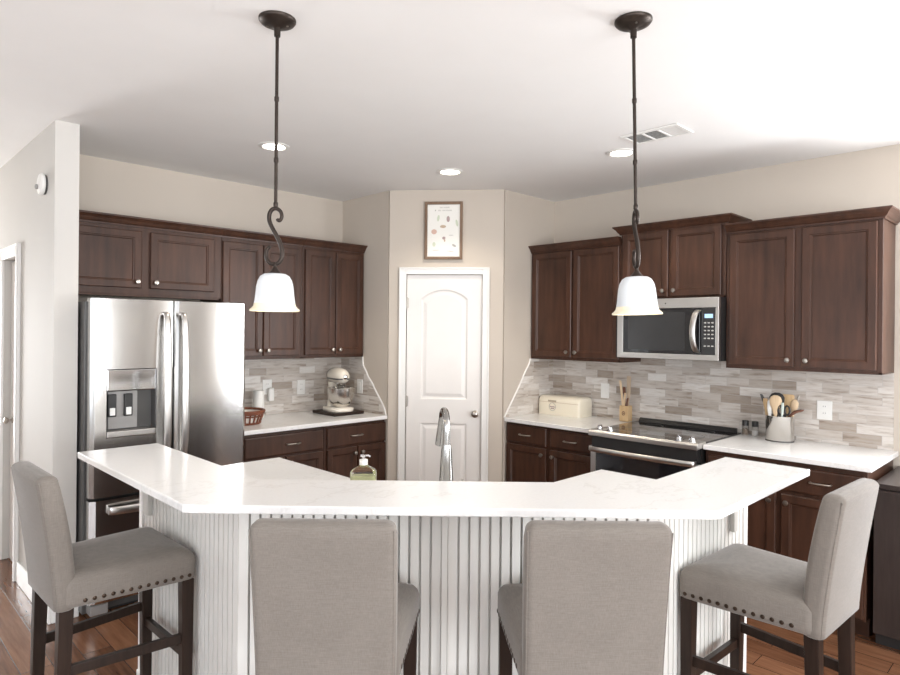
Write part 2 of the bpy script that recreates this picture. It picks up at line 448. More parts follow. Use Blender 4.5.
def casing(x0, x1, top, wd, parent, name='casing'):
    bm = new()
    for a, c in ((x0-wd, x0), (x1, x1+wd)):
        box(bm, a, c, -.018, 0, 0, top+wd)
    box(bm, x0, x1, -.018, 0, top, top+wd)
    for a, c in ((x0-wd, x0-wd+.014), (x1+wd-.014, x1+wd)):
        box(bm, a, c, -.026, -.018, 0, top+wd)
    box(bm, x0-wd+.014, x1+wd-.014, -.026, -.018, top+wd-.014, top+wd)
    return obj(name, bm, M_TRIM, parent, .003)
def hinge(parent, x, z):
    bm = new(); lathe(bm, [(.006, z-.045), (.006, z+.045)], (x, -.004, 0), 10); box(bm, x, x+.012, -.002, .0, z-.04, z+.04)
    return obj('hinge', bm, M_NICKEL, parent)
# pantry door
d1 = bpy.data.objects.new('door_1', None); COL.objects.link(d1); struct(d1)
d1.location = (mid.x, mid.y, 0); d1.rotation_euler = (0, 0, ang)
sl = panel_door('door_slab', .598, 2.03, [(-.185, .185, 1.045, 1.842, 1.915), (-.185, .185, .22, .855, .855)], M_DOOR, d1)
sl.location = (DX, .012, .004)
casing(DX-.302, DX+.302, 2.037, .056, d1)
bm = new(); knob_round(bm, 0, 0); ko = obj('door_knob', bm, M_NICKEL, sl, smooth=True); ko.location = (.252, 0, .937)
for z in (1.81, 1.03, .25): hinge(d1, DX-.296, z)
# hall closet door (on the hall side of the partition, facing +X): right is -Y... faced from the hall
d2 = bpy.data.objects.new('door_2', None); COL.objects.link(d2); struct(d2)
d2.location = (3.583, -.4225, 0); d2.rotation_euler = (0, 0, PI/2)
sl2 = panel_door('door_slab', .432, 2.03, [(-.125, .135, 1.045, 1.85, 1.93), (-.125, .135, .22, .855, .855)], M_DOOR, d2, .03)
sl2.location = (0, .040, .004)
cs = casing(-.2175, .2175, 2.045, .072, d2)
bm = new(); knob_round(bm, 0, 0, 0, .8); ko = obj('door_knob', bm, M_NICKEL, sl2, smooth=True); ko.location = (-.135, 0, .955)
for z in (1.80, 1.06, .42):
    bm = new(); lathe(bm, [(.008, z-.05), (.008, z+.05)], (.209, .032, 0), 10); obj('hinge', bm, M_NICKEL, d2)
# baseboards
def baseboard(name, dims):
    return struct(bx(name, dims, M_TRIM, None, .006))
bm = new(); box(bm, 3.583, 3.598, -.13, .68, 0, .13); box(bm, 3.451, 3.583, .665, .68, 0, .13); box(bm, 3.583, 3.598, -4, -.72, 0, .13)
struct(obj('baseboard_hall', bm, M_TRIM, None, .005))
baseboard('baseboard_right', (0, .015, 5.1, 8.0, 0, .13))
bm = new()
for a, c in ((-hl+.01, DX-.365), (DX+.365, hl-.01)): box(bm, a, c, -.014, 0, 0, .12)
bo = struct(obj('baseboard_pantry', bm, M_TRIM, None, .004)); bo.location = wp.location; bo.rotation_euler = wp.rotation_euler

# backsplash tile (children of the walls they are set on)
def splash(name, parent, loc, rz, poly):
    bm = new()
    loft(bm, [[(x, 0, z) for x, z in poly], [(x, .008, z) for x, z in poly]])
    o = obj(name, bm, M_TILE, parent); o.location = loc; o.rotation_euler = (0, 0, rz); return o
splash('backsplash', wl, (2.56, .008, 0), LEFT, [(0, .9145), (1.305, .9145), (1.305, 1.369), (0, 1.369)])
splash('backsplash', wr, (.008, 1.335, 0), RIGHT, [(0, .9145), (2.44, .9145), (2.44, 1.44), (0, 1.44)])
pl, pr = bpy.data.objects['wall_pantry_left'], bpy.data.objects['wall_pantry_right']
# stepped side splashes with a pale caulked edge
eL = [(.628, .9145), (.612, .96), (.575, 1.01), (.53, 1.06), (.485, 1.11), (.445, 1.16), (.395, 1.205), (.365, 1.25), (.325, 1.30), (.315, 1.37)]
eR = [(.648, .9145), (.60, .98), (.545, 1.05), (.49, 1.12), (.44, 1.19), (.39, 1.265), (.345, 1.32), (.325, 1.37)]
# left return: faced from the kitchen (+X side), right is +Y
splash('backsplash', pl, (1.263, 0, 0), PI/2, [(.009, .9145)]+eL+[(.009, 1.37)])
splash('backsplash', pr, (0, 1.343, 0), PI, [(-x, z) for x, z in eR]+[(-.009, 1.37), (-.009, .9145)])
bm = new(); tube(bm, catmull([(1.263, y+.002, z) for y, z in eL], 3), .0065, 8); struct(obj('trim_1', bm, M_TRIM, None, smooth=True))
bm = new(); tube(bm, catmull([(x+.002, 1.343, z) for x, z in eR], 3), .0065, 8); struct(obj('trim_2', bm, M_TRIM, None, smooth=True))

# ------------------------------------------------------------------ cabinets
def shaker(name, x0, x1, z0, z1, parent, fr=.042, th=.02):
    """front face at y=-th; recessed panel with a stepped inner bead"""
    bm = new()
    def R(i, y): return [(x0+i, y, z0+i), (x1-i, y, z0+i), (x1-i, y, z1-i), (x0+i, y, z1-i)]
    loft(bm, [R(0, 0), R(0, -th+.004), R(.004, -th), R(fr, -th), R(fr+.003, -th+.004), R(fr+.009, -th+.005), R(fr+.013, -th+.011)])
    return obj(name, bm, M_CAB, parent)
def slabfront(name, x0, x1, z0, z1, parent, th=.02):
    bm = new()
    def R(i, y): return [(x0+i, y, z0+i), (x1-i, y, z0+i), (x1-i, y, z1-i), (x0+i, y, z1-i)]
    loft(bm, [R(0, 0), R(0, -th+.007), R(.004, -th+.002), R(.010, -th)])
    return obj(name, bm, M_CAB, parent)
def cab_knob(parent, x, z, th=.02):
    bm = new(); lathe(bm, [(.007, 0), (.006, -.012), (.013, -.016), (.0155, -.022), (.013, -.028), (.001, -.030)], (0, 0, 0), 14, axis='Y')
    o = obj('knob', bm, M_NICKEL, parent, smooth=True); o.location = (x, -th, z); return o
def pull(parent, x, z, th=.02, wd=.10):
    bm = new(); pts = catmull([(-wd/2, 0, 0), (-wd/2, -.018, 0), (-wd/4, -.028, 0), (0, -.030, 0), (wd/4, -.028, 0), (wd/2, -.018, 0), (wd/2, 0, 0)], 4)
    tube(bm, pts, .0055, 8); o = obj('pull', bm, M_NICKEL, parent, smooth=True); o.location = (x, -th, z); return o
CROWN = [(0, 0), (.010, 0), (.012, .010), (.020, .016), (.030, .034), (.044, .048), (.048, .050), (.050, .060), (0, .060)]
def upper(label, loc, rz, wdt, z0, z1, doors, zc, knobs, returns=(False, False), depth=.31, group='dark wall cabinets'):
    t = thing('wall_cabinet', label, 'cabinet', (loc[0], loc[1], 0), rz, group)
    bm = new(); box(bm, 0, wdt, 0, depth-.003, z0+.012, z1)
    box(bm, 0, wdt, 0, .02, z0, z0+.012); box(bm, 0, .018, 0, depth-.003, z0, z0+.012); box(bm, wdt-.018, wdt, 0, depth-.003, z0, z0+.012)
    obj('body', bm, M_CAB, t, .0015)
    for (x0, x1, a, c), kx in zip(doors, knobs):
        d = shaker('door', x0, x1, a, c, t)
        cab_knob(d, x1-.03 if kx > 0 else x0+.03, a+.04)
    path = [(0, 0), (wdt, 0)]
    if returns[0]: path = [(0, depth-.004)]+path
    if returns[1]: path = path+[(wdt, depth-.004)]
    bm = new(); molding(bm, path, CROWN, zc)
    obj('crown', bm, M_CAB, t)
    return t
# local x = b_left - b on the left wall; on the right wall local x = a - a_left
def dL(bl, b0, b1): return (bl-b0, bl-b1)
B = 3.463; upper('dark shaker wall cabinet over the refrigerator', (B, .31), LEFT, B-2.488, 1.79, 2.28,
    [(*dL(B, 3.452, 3.02), 1.845, 2.207), (*dL(B, 2.967, 2.545), 1.845, 2.207)], 2.231, (1, -1))
B = 2.486; upper('dark shaker wall cabinet next to the refrigerator, partly behind the scrolled pendant', (B, .31), LEFT, B-1.838, 1.37, 2.28,
    [(*dL(B, 2.482, 2.178), 1.395, 2.205), (*dL(B, 2.170, 1.866), 1.395, 2.205)], 2.231, (1, -1))
B = 1.836; upper('dark shaker wall cabinet above the stand mixer', (B, .31), LEFT, B-1.256, 1.37, 2.28,
    [(*dL(B, 1.820, 1.546), 1.395, 2.212), (*dL(B, 1.538, 1.270), 1.395, 2.212)], 2.231, (1, -1))
A = 1.338; upper('dark shaker wall cabinet above the cream bread box', (.31, A), RIGHT, 2.160-A, 1.37, 2.28,
    [(1.357-A, 1.737-A, 1.395, 2.225), (1.757-A, 2.152-A, 1.395, 2.225)], 2.231, (1, -1))
A = 2.163; upper('short dark wall cabinet above the microwave, its crown higher than its neighbours', (.312, A), RIGHT, 2.922-A, 1.826, 2.345,
    [(2.185-A, 2.532-A, 1.842, 2.300), (2.552-A, 2.895-A, 1.842, 2.300)], 2.300, (1, -1), (True, True))
A = 2.926; upper('wide dark shaker wall cabinet above the crock of cooking utensils', (.312, A), RIGHT, 3.776-A, 1.37, 2.28,
    [(2.950-A, 3.332-A, 1.395, 2.222), (3.372-A, 3.752-A, 1.395, 2.222)], 2.233, (1, -1), (False, True))

def base(label, loc, rz, wdt, fronts, depth=.605, name='base_cabinet'):
    t = thing(name, label, 'cabinet', (loc[0], loc[1], 0), rz, 'dark base cabinets')
    bm = new(); box(bm, 0, wdt, 0, depth, .10, .882); box(bm, .0, wdt, .07, depth, 0, .10)
    obj('body', bm, M_CAB, t, .0015)
    for f in fronts:
        if f[0] == 'drawer':
            d = slabfront('drawer', *f[1:5], t); pull(d, f[5] if len(f) > 5 else (f[1]+f[2])/2, (f[3]+f[4])/2)
        else:
            d = shaker('door', *f[1:5], t); cab_knob(d, f[2]-.03 if f[5] > 0 else f[1]+.03, f[4]-.045)
    return t
B = 2.474; base('dark base cabinet between the refrigerator and the mixer cabinet, one wide drawer', (B, .61), LEFT, B-1.834,
    [('drawer', .012, .628, .715, .862, B-2.10), ('door', .012, .315, .115, .70, 1), ('door', .325, .628, .115, .70, -1)])
B = 1.832; base('dark base cabinet under the stand mixer, against the pantry', (B, .61), LEFT, B-1.259,
    [('drawer', .024, .572, .715, .862, B-1.55), ('door', .024, .294, .115, .70, 1), ('door', .304, .572, .115, .70, -1)])
A = 1.337; base('dark base cabinet under the bread box, left of the range', (.61, A), RIGHT, 2.148-A,
    [('drawer', .012, 1.732-A, .735, .865), ('drawer', 1.770-A, .80, .735, .865), ('door', .012, 1.732-A, .115, .715, 1), ('door', 1.770-A, .80, .115, .715, -1)])
A = 2.928; base('dark base cabinet under the utensil crock, right of the range', (.61, A), RIGHT, 3.775-A,
    [('drawer', .02, 3.335-A, .715, .855), ('drawer', 3.365-A, .835, .715, .855), ('door', .02, 3.335-A, .115, .695, 1), ('door', 3.365-A, .835, .115, .695, -1)])

# ------------------------------------------------------------------ worktops
def top(name, label, poly, z0, z1, bev=.004):
    bm = new(); prism(bm, poly, z0, z1)
    return tag(obj(name, bm, M_QUARTZ, None, bev), label, 'countertop')
top('countertop', 'white quartz countertop under the stand mixer, beside the refrigerator', [(2.49, .0), (2.49, .645), (1.258, .645), (1.258, .0)], .884, .914)
top('countertop', 'white quartz countertop under the bread box, left of the range', [(0, 1.338), (.645, 1.338), (.645, 2.150), (0, 2.150)], .884, .914)
top('countertop', 'white quartz countertop under the utensil crock, right of the range', [(0, 2.925), (.645, 2.925), (.645, 3.80), (0, 3.80)], .884, .914)

# peninsula: beadboard knee wall, raised bar top, lower worktop on the kitchen side
pen = thing('peninsula', 'angled three-sided peninsula with cream beadboard facing, under the raised bar top', 'kitchen island', (0, 0, 0))
OUT = [(3.48, 1.70), (3.48, 2.603), (2.495, 3.588), (1.745, 3.588)]
INN = [(3.376, 1.70), (3.376, 2.550), (2.428, 3.498), (1.745, 3.498)]
bm = new(); ins = .012
OI = [(3.452, 1.70), (3.452, 2.591), (2.483, 3.560), (1.745, 3.560)]
prism(bm, OI + INN[::-1], 0, 1.040)
obj('knee_wall', bm, M_TRIM, pen)
def beadboard(p0, p1, inset0, inset1):
    """ribbed panel between two floor points, front = right of travel, real grooves"""
    p0, p1 = Vector(p0), Vector(p1); d = (p1-p0); L = d.length; d.normalize(); n = Vector((d.y, -d.x))
    if n.dot(Vector((1, 1))) < 0: n = -n
    L0, L1 = inset0, L-inset1; cnt = round((L1-L0)/.0355); pt = (L1-L0)/cnt
    prof = [(L0, -.027), (L0, 0)]
    for i in range(cnt):
        a = L0+i*pt; g = .0040
        if i: prof += [(a-g, 0), (a-g*.95, -.024), (a+g*.95, -.024), (a+g, 0)]
    prof += [(L1, 0), (L1, -.027)]
    bm = new(); loops = []
    for z in (.12, 1.038): loops.append([(p0.x+d.x*s+n.x*o, p0.y+d.y*s+n.y*o, z) for s, o in prof])
    loft(bm, loops)
    return obj('beadboard_panel', bm, M_BEAD, pen)
beadboard(OUT[0], OUT[1], .035, .002); 
beadboard(OUT[2], OUT[3], .002, .035)
m_ = ((OUT[1][0]+OUT[2][0])/2+.008, (OUT[1][1]+OUT[2][1])/2-.008)
beadboard(OUT[1], m_, .002, .011); beadboard(m_, OUT[2], .011, .002)
bm = new(); box(bm, -.010, .010, -.020, .011, .12, 1.038); o = obj('seam_batten', bm, M_BEAD, pen, .002)
o.location = (m_[0], m_[1], 0); o.rotation_euler = (0, 0, PI*.75)
for (x0, x1, y0, y1) in ((3.37, 3.486, 1.694, 1.734), (1.739, 1.779, 3.492, 3.594)):
    bm = new(); box(bm, x0, x1, y0, y1, 0, 1.04); obj('end_post', bm, M_TRIM, pen, .004)
bm = new(); q = .014
loops = []
for z in (0, .12): loops.append([(x, y, z) for x, y in [(3.466, 1.70), (3.466, 2.6), (2.488, 3.575), (1.745, 3.575), (1.745, 3.588+q), (2.495+.006, 3.588+q), (3.48+q, 2.603+.006), (3.48+q, 1.70)]])
loft(bm, loops); obj('base_moulding', bm, M_TRIM, pen, .004)
# kitchen-side cabinets of the peninsula
bm = new(); prism(bm, [(3.374, 1.60), (3.374, 2.55), (2.427, 3.497), (1.75, 3.497), (1.75, 2.92), (2.14, 2.92), (2.78, 2.28), (2.78, 1.60)], .0, .882)
obj('cabinet_carcass', bm, M_CAB, pen, .002)
# corbels under the overhang: rounded bracket + wall cleat
def corbel(loc, rz, side):
    bm = new()
    prof = [(0, 1.040), (.062, 1.040), (.062, .945), (.058, .928), (.045, .917), (.03, .914), (0, .914)]
    loft(bm, [[(-.016, -o, z) for o, z in prof], [(.016, -o, z) for o, z in prof]])
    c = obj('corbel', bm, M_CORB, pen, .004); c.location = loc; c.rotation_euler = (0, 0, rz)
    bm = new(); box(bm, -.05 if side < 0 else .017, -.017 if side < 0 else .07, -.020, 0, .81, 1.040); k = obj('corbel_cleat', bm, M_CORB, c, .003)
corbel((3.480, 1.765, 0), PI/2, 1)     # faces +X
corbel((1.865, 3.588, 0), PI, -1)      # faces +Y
# bar top and lower worktop
BT = [(3.700, 1.592), (3.700, 2.690), (3.692, 2.705), (2.590, 3.815), (2.574, 3.823), (1.733, 3.823), (1.733, 3.495), (2.425, 3.495), (3.373, 2.547), (3.373, 1.592)]
top('raised_countertop', 'long white quartz raised bar top bent in three around the kitchen', BT, 1.041, 1.067, .004)
top('countertop', 'white quartz lower worktop behind the raised bar, holding faucet and soap', [(3.372, 1.566), (3.372, 2.545), (2.424, 3.493), (1.720, 3.493), (1.720, 2.885), (2.13, 2.885), (2.74, 2.275), (2.74, 1.566)], .884, .914)

# ------------------------------------------------------------------ refrigerator
fr = thing('refrigerator', 'stainless french-door refrigerator beside the end of the hall wall', 'refrigerator', (3.445, .84, 0), LEFT)
W = .885
bm = new(); box(bm, -.01, W-.004, .095, .80, .03, 1.735); obj('body', bm, M_DKGREY, fr, .004)
def arcpoly(x0, x1, full0, full1, bul=.008, back=.085, n=10):
    def y(x): t = (x-full0)/(full1-full0); return bul*(2*t-1)**2*1.0 + .016*max(0, abs(2*t-1)-.93)/.07
    pts = [(x0+(x1-x0)*k/n, y(x0+(x1-x0)*k/n)) for k in range(n+1)]
    return pts + [(x1, back), (x0, back)]
DS = .437
bm = new()
n_ = 24
h0, h1, zb, zt, z0, z1 = .076, .338, .99, 1.365, .672, 1.75
prism(bm, arcpoly(0, DS, 0, DS, n=n_), zt, z1); prism(bm, arcpoly(0, DS, 0, DS, n=n_), z0, zb)
prism(bm, arcpoly(0, h0, 0, DS, n=8), zb, zt); prism(bm, arcpoly(h1, DS, 0, DS, n=8), zb, zt)
dr = obj('door', bm, M_STEEL, fr, smooth=25)
bm = new(); prism(bm, arcpoly(DS+.007, W, DS+.007, W, n=n_), z0, z1); dr2 = obj('door', bm, M_STEEL, fr, smooth=25)
bm = new(); prism(bm, arcpoly(0, W, 0, W, bul=.008, n=30), .10, .655); fz = obj('freezer_drawer', bm, M_STEEL, fr, smooth=25)
# water and ice dispenser
bm = new()
box(bm, h0, h1, .075, .084, zb, zt); box(bm, h0, h0+.004, .012, .08, zb, zt); box(bm, h1-.004, h1, .012, .08, zb, zt); box(bm, h0, h1, .012, .08, zb, zb+.006)
dp = obj('dispenser', bm, M_DKGREY, dr)
bm = new(); box(bm, h0+.002, h1-.002, .006, .07, 1.243, zt-.002); obj('control_panel', bm, M_CHROME, dp, .006)
bm = new(); box(bm, h0+.002, h1-.002, -.004, .07, zb, zb+.035); obj('drip_tray', bm, M_STEELH, dp, .006)
bm = new(); box(bm, h0+.022, h1-.085, .055, .0745, 1.03, 1.24); obj('spout_plate', bm, M_GREYPL, dp, .004)
for x in (.116, .200):
    bm = new(); box(bm, x-.022, x+.022, .035, .055, 1.10, 1.225); p = obj('paddle', bm, M_BLACK, dp, .004)
    bm = new(); box(bm, x-.014, x+.014, .030, .0352, 1.108, 1.150); obj('paddle_pad', bm, M_WHITEPL, p, .003)
def fhandle(x, parent, sgn):
    bm = new(); zs = [1.675, 1.66, 1.55, 1.35, 1.2, 1.05, .92, .85, .835]; ys = [.004, -.028, -.045, -.055, -.057, -.055, -.045, -.028, .004]
    pts = catmull([(x, y, z) for y, z in zip(ys, zs)], 4)
    loops = []
    for i, p in enumerate(pts):
        t = i/(len(pts)-1); wv = .014+.006*math.sin(PI*t)
        t_ = (pts[min(i+1, len(pts)-1)]-pts[max(i-1, 0)]).normalized(); nn = Vector((0, -t_.z, t_.y))
        loops.append([p+Vector((wv*cx, 0, 0))+nn*(.010*cy) for cx, cy in ((-1, -.4), (-.6, -1), (.6, -1), (1, -.4), (1, .4), (.6, 1), (-.6, 1), (-1, .4))])
    loft(bm, loops); return obj('handle', bm, M_STEELH, parent, smooth=50)
fhandle(.382, dr, 1); fhandle(.482, dr2, -1)
bm = new()
pts = catmull([(.09, .01, .60), (.095, -.03, .60), (.2, -.045, .60), (W/2, -.05, .60), (W-.2, -.045, .60), (W-.095, -.03, .60), (W-.09, .01, .60)], 5)
loft(bm, [[p+Vector((0, .008*cx, .021*cy)) for cx, cy in ((-1, -.6), (-.3, -1), (1, -.8), (1, .8), (-.3, 1), (-1, .6))] for p in pts]); obj('handle', bm, M_STEELH, fz, smooth=50)
bm = new(); box(bm, .03, W-.03, .10, .14, .02, .095); obj('base_grille', bm, M_BLACK, fr)
for x in (.0, W-.11):
    bm = new(); box(bm, x+.01, x+.10, .02, .12, .035, .09); obj('leveling_foot_cover', bm, M_GREYPL, fr, .006)
for x in (.03, W-.09):
    bm = new(); box(bm, x, x+.06, .05, .13, 1.736, 1.758); obj('hinge_cap', bm, M_DKGREY, fr, .004)
bm = new(); loft(bm, [[(.78+.034*math.cos(2*PI*k/20), y, 1.672+.011*math.sin(2*PI*k/20)) for k in range(20)] for y in (.016, .009)]); obj('emblem', bm, M_STEELH, dr2)

# ------------------------------------------------------------------ microwave over the range
mw = thing('microwave', 'stainless over-the-range microwave under the short wall cabinet', 'microwave', (.42, 2.198, 0), RIGHT)
W = .724
bm = new(); box(bm, -.03, W-.001, .035, .405, 1.413, 1.824); obj('body', bm, M_BLACK, mw)
bm = new()
for d in ((0, W, 0, .034, 1.757, 1.824), (0, W, 0, .034, 1.415, 1.452), (0, .045, 0, .034, 1.452, 1.757), (W-.022, W, 0, .034, 1.452, 1.757)): box(bm, *d)
f_ = obj('front_frame', bm, M_STEELH, mw, .002)
bm = new(); box(bm, .045, .60, .004, .034, 1.452, 1.757); dw = obj('door', bm, M_BLKGLASS, mw, .003)
bm = new(); box(bm, .085, .50, .0035, .0045, 1.475, 1.73); obj('window_mesh', bm, plain('dark_grey_screen', (.035, .035, .036), .2, .1), dw)
bm = new()
pts = catmull([(.592, .006, 1.745), (.584, -.03, 1.72), (.576, -.046, 1.66), (.573, -.05, 1.60), (.576, -.046, 1.54), (.584, -.03, 1.485), (.592, .006, 1.462)], 4)
loops = []
for i, p in enumerate(pts):
    loops.append([p+Vector((.018*cx, .006*cy, 0)) for cx, cy in ((-1, -.3), (-.6, -1), (.6, -1), (1, -.3), (1, 1), (-1, 1))])
loft(bm, loops); obj('handle', bm, M_STEELH, dw, smooth=50)
bm = new(); box(bm, .604, W-.022, .003, .034, 1.452, 1.757); cp = obj('control_panel', bm, M_BLKGLASS, mw, .002)
bm = new(); box(bm, .632, .685, .0015, .003, 1.69, 1.716); obj('clock_display', bm, M_LCD, cp)
for r in range(7):
    for c in range(3):
        if r == 5: continue
        x, z = .628+c*.024, 1.655-r*.025
        bm = new(); box(bm, x, x+.014, .0018, .003, z, z+.008); obj('button', bm, M_BTN, cp)
bm = new(); lathe(bm, [(.005, 0), (.005, -.002)], (.365, 0, 1.79), 14, axis='Y'); obj('badge', bm, M_DKGREY, f_)

# ------------------------------------------------------------------ range
rg = thing('range', 'slide-in stainless range with black glass cooktop and knobs on top', 'stove', (.695, 2.163, 0), RIGHT)
W = .756
bm = new(); box(bm, .004, W-.004, .05, .66, .03, .90); obj('body', bm, M_BLACK, rg)
bm = new(); box(bm, -.004, W+.004, .095, .655, .900, .922); ck = obj('cooktop', bm, M_BLKGLASS, rg, .002)
for cx, cy, r in ((.2, .24, .10), (.56, .24, .12), (.2, .48, .08), (.56, .48, .09)):
    bm = new(); lathe(bm, [(r, .9221), (r, .9225), (r-.004, .9225), (r-.004, .9221)], (cx, cy, 0), 36, False, False); obj('burner_ring', bm, M_DKGREY, ck)
bm = new(); loft(bm, [[(x, y, z) for y, z in ((.615, .922), (.655, .922), (.655, .950), (.635, .950))] for x in (.02, W-.02)]); obj('rear_vent_rail', bm, M_BLACK, rg, .003)
bm = new(); loft(bm, [[(x, y, z) for y, z in ((-.025, .885), (-.025, .912), (-.012, .926), (.10, .926), (.10, .89))] for x in (-.004, W+.004)]); cpn = obj('control_ledge', bm, M_STEELH, rg, .003)
bm = new(); box(bm, .10, W-.12, -.012, .085, .9255, .9275); obj('touch_panel', bm, M_BLKGLASS, cpn)
for x in (.055, .135, .62, .705):
    bm = new(); lathe(bm, [(.024, .926), (.024, .931), (.018, .934), (.017, .947), (.014, .950), (.001, .950)], (x, .028, 0), 18)
    kn = obj('knob', bm, M_CHROME, cpn, smooth=True)
    bm = new(); box(bm, x-.005, x+.005, .006, .05, .948, .958); obj('knob_grip', bm, M_CHROME, kn, .002)
bm = new(); box(bm, .01, W-.01, .0, .05, .80, .885); obj('vent_band', bm, M_BLACK, rg)
bm = new()
for d in ((.0, .04, 0, .045, .20, .79), (W-.04, W, 0, .045, .20, .79), (.055, W-.055, 0, .045, .20, .27)): box(bm, *d)
od = obj('oven_door', bm, M_STEELH, rg, .003)
bm = new(); box(bm, .04, W-.04, .004, .045, .27, .79); obj('oven_window', bm, M_BLKGLASS, od)
bm = new()
pts = catmull([(.012, 0, .80), (.014, -.035, .80), (.10, -.052, .80), (W/2, -.062, .80), (W-.10, -.052, .80), (W-.014, -.035, .80), (W-.012, 0, .80)], 5)
loops = [[p+Vector((0, .008*cx, .017*cy)) for cx, cy in ((-1, -.6), (-.3, -1), (1, -.8), (1, .8), (-.3, 1), (-1, .6))] for p in pts]
loft(bm, loops); obj('oven_handle', bm, M_STEELH, od, smooth=50)
bm = new(); box(bm, 0, W, .005, .05, .06, .19); obj('storage_drawer', bm, M_STEELH, rg, .003)

# ------------------------------------------------------------------ bar stools
def make_stool():
    t = thing('bar_stool', '', 'stool', (0, 0, 0), 0, 'upholstered bar stools around the bar')
    # local +y faces the bar; seat front at y=0, back behind at y=-.44
    def seat_loop(i, z, s=0):
        f, r = .218-i, .183-i
        pts = rrect(-1, 1, -.415+i, 0-i, .035)
        out = []
        for x, y in rrect(-f, f, -.425+i, 0-i, max(.03-i*.2, .012)):
            tt = (y+.425)/.425; k_ = (r+(f-r)*tt)/f
            out.append((x*k_, y, z))
        return out
    bm = new()
    loft(bm, [seat_loop(.008, .686), seat_loop(.002, .690), seat_loop(0, .705), seat_loop(0, .758), seat_loop(.004, .772), seat_loop(.013, .784), seat_loop(.034, .794), seat_loop(.07, .800), seat_loop(.12, .804), seat_loop(.16, .805)])
    seat = obj('seat', bm, M_FAB, t, smooth=60)
    def back_loop(z, yc, hw, ht, r): return [(x, y, z) for x, y in rrect(-hw, hw, yc-ht, yc+ht, r, 6)]
    bm = new(); loops = []
    N = 16
    for k in range(N+1):
        u = k/N; z = .684+u*.418
        yc = -.412 - .054*u**1.6; hw = .178+.005*u - .004*max(0, (u-.93)/.07)**2; ht = .032+.004*math.sin(PI*u)
        loops.append(back_loop(z, yc, hw, ht, .022))
    for i, dz in ((.003, .007), (.009, .013), (.016, .0165), (.024, .018)):
        loops.append(back_loop(1.102+dz, -.466, .179-i, .032-i, max(.022-i*.6, .006)))
    loops.insert(0, back_loop(.678, -.412, .170, .025, .02))
    loft(bm, loops); back = obj('backrest', bm, M_FAB, t, smooth=60)
    # seam welt down each rear edge of the back
    for s in (-1, 1):
        pts = [(s*(.178+.005*u-.0064), -.412-.054*u**1.6-.032-.004*math.sin(PI*u)+.0064, (.688+u*.414)) for u in [k/10 for k in range(11)]]
        bm = new(); tube(bm, pts, .0020, 6); obj('welt', bm, M_FAB, back, smooth=True)
    def leg(x0, y0, x1, y1, ztop):
        bm = new()
        loft(bm, [[(x+s*a, y+q*a, z) for s, q in ((-1, -1), (1, -1), (1, 1), (-1, 1))] for x, y, z, a in ((x1, y1, 0, .0155), (x0, y0, ztop, .0215))])
        return obj('leg', bm, M_LEG, t, .003)
    for s in (-1, 1):
        leg(s*.190, -.032, s*.186, -.028, .688)
        leg(s*.148, -.408, s*.146, -.425, .682)
    for s in (-1, 1):
        bm = new(); bar(bm, (s*.188, -.045, .475), (s*.149, -.403, .475), .018, .034); obj('stretcher', bm, M_LEG, t, .002)
    bm = new(); bar(bm, (-.17, -.031, .415), (.17, -.031, .415), .02, .032); obj('stretcher', bm, M_LEG, t, .002)
    nm = None
    for s in (-1, 1):
        for k in range(13):
            y = -.030-.0275*k; tt = (y+.425)/.425; x = s*(.183+.035*tt)
            if nm is None:
                bm = new(); lathe(bm, [(.0075, -.002), (.0068, .001), (.004, .0022), (.0005, .0026)], (0, 0, 0), 10, axis='X')
                o = obj('nailhead', bm, M_NAIL, seat, smooth=True); nm = o
            else:
                o = bpy.data.objects.new('nailhead', nm.data); COL.objects.link(o); o.parent = seat
            o.location = (x, y, .7045); o.scale = (s, 1, 1)
    return t
st = make_stool()
def place(o, front, rz, label):
    o.location = (front[0], front[1], 0); o.rotation_euler = (0, 0, rz); o['label'] = label
# front = (X, Y) of the middle of the seat's front edge
s1 = copy_tree(st); s3 = copy_tree(st); s4 = copy_tree(st)
place(st, (3.496, 2.100), PI/2+.02, 'taupe linen bar stool at the left wing of the bar, in front of the refrigerator')
place(s1, (3.250, 2.926), PI*.75, 'taupe linen bar stool, left of the two seen from behind')
place(s3, (2.763, 3.401), PI*.75, 'taupe linen bar stool, right of the two seen from behind')
place(s4, (2.157, 3.602), PI-.05, 'taupe linen bar stool at the right wing of the bar, in front of the sideboard')

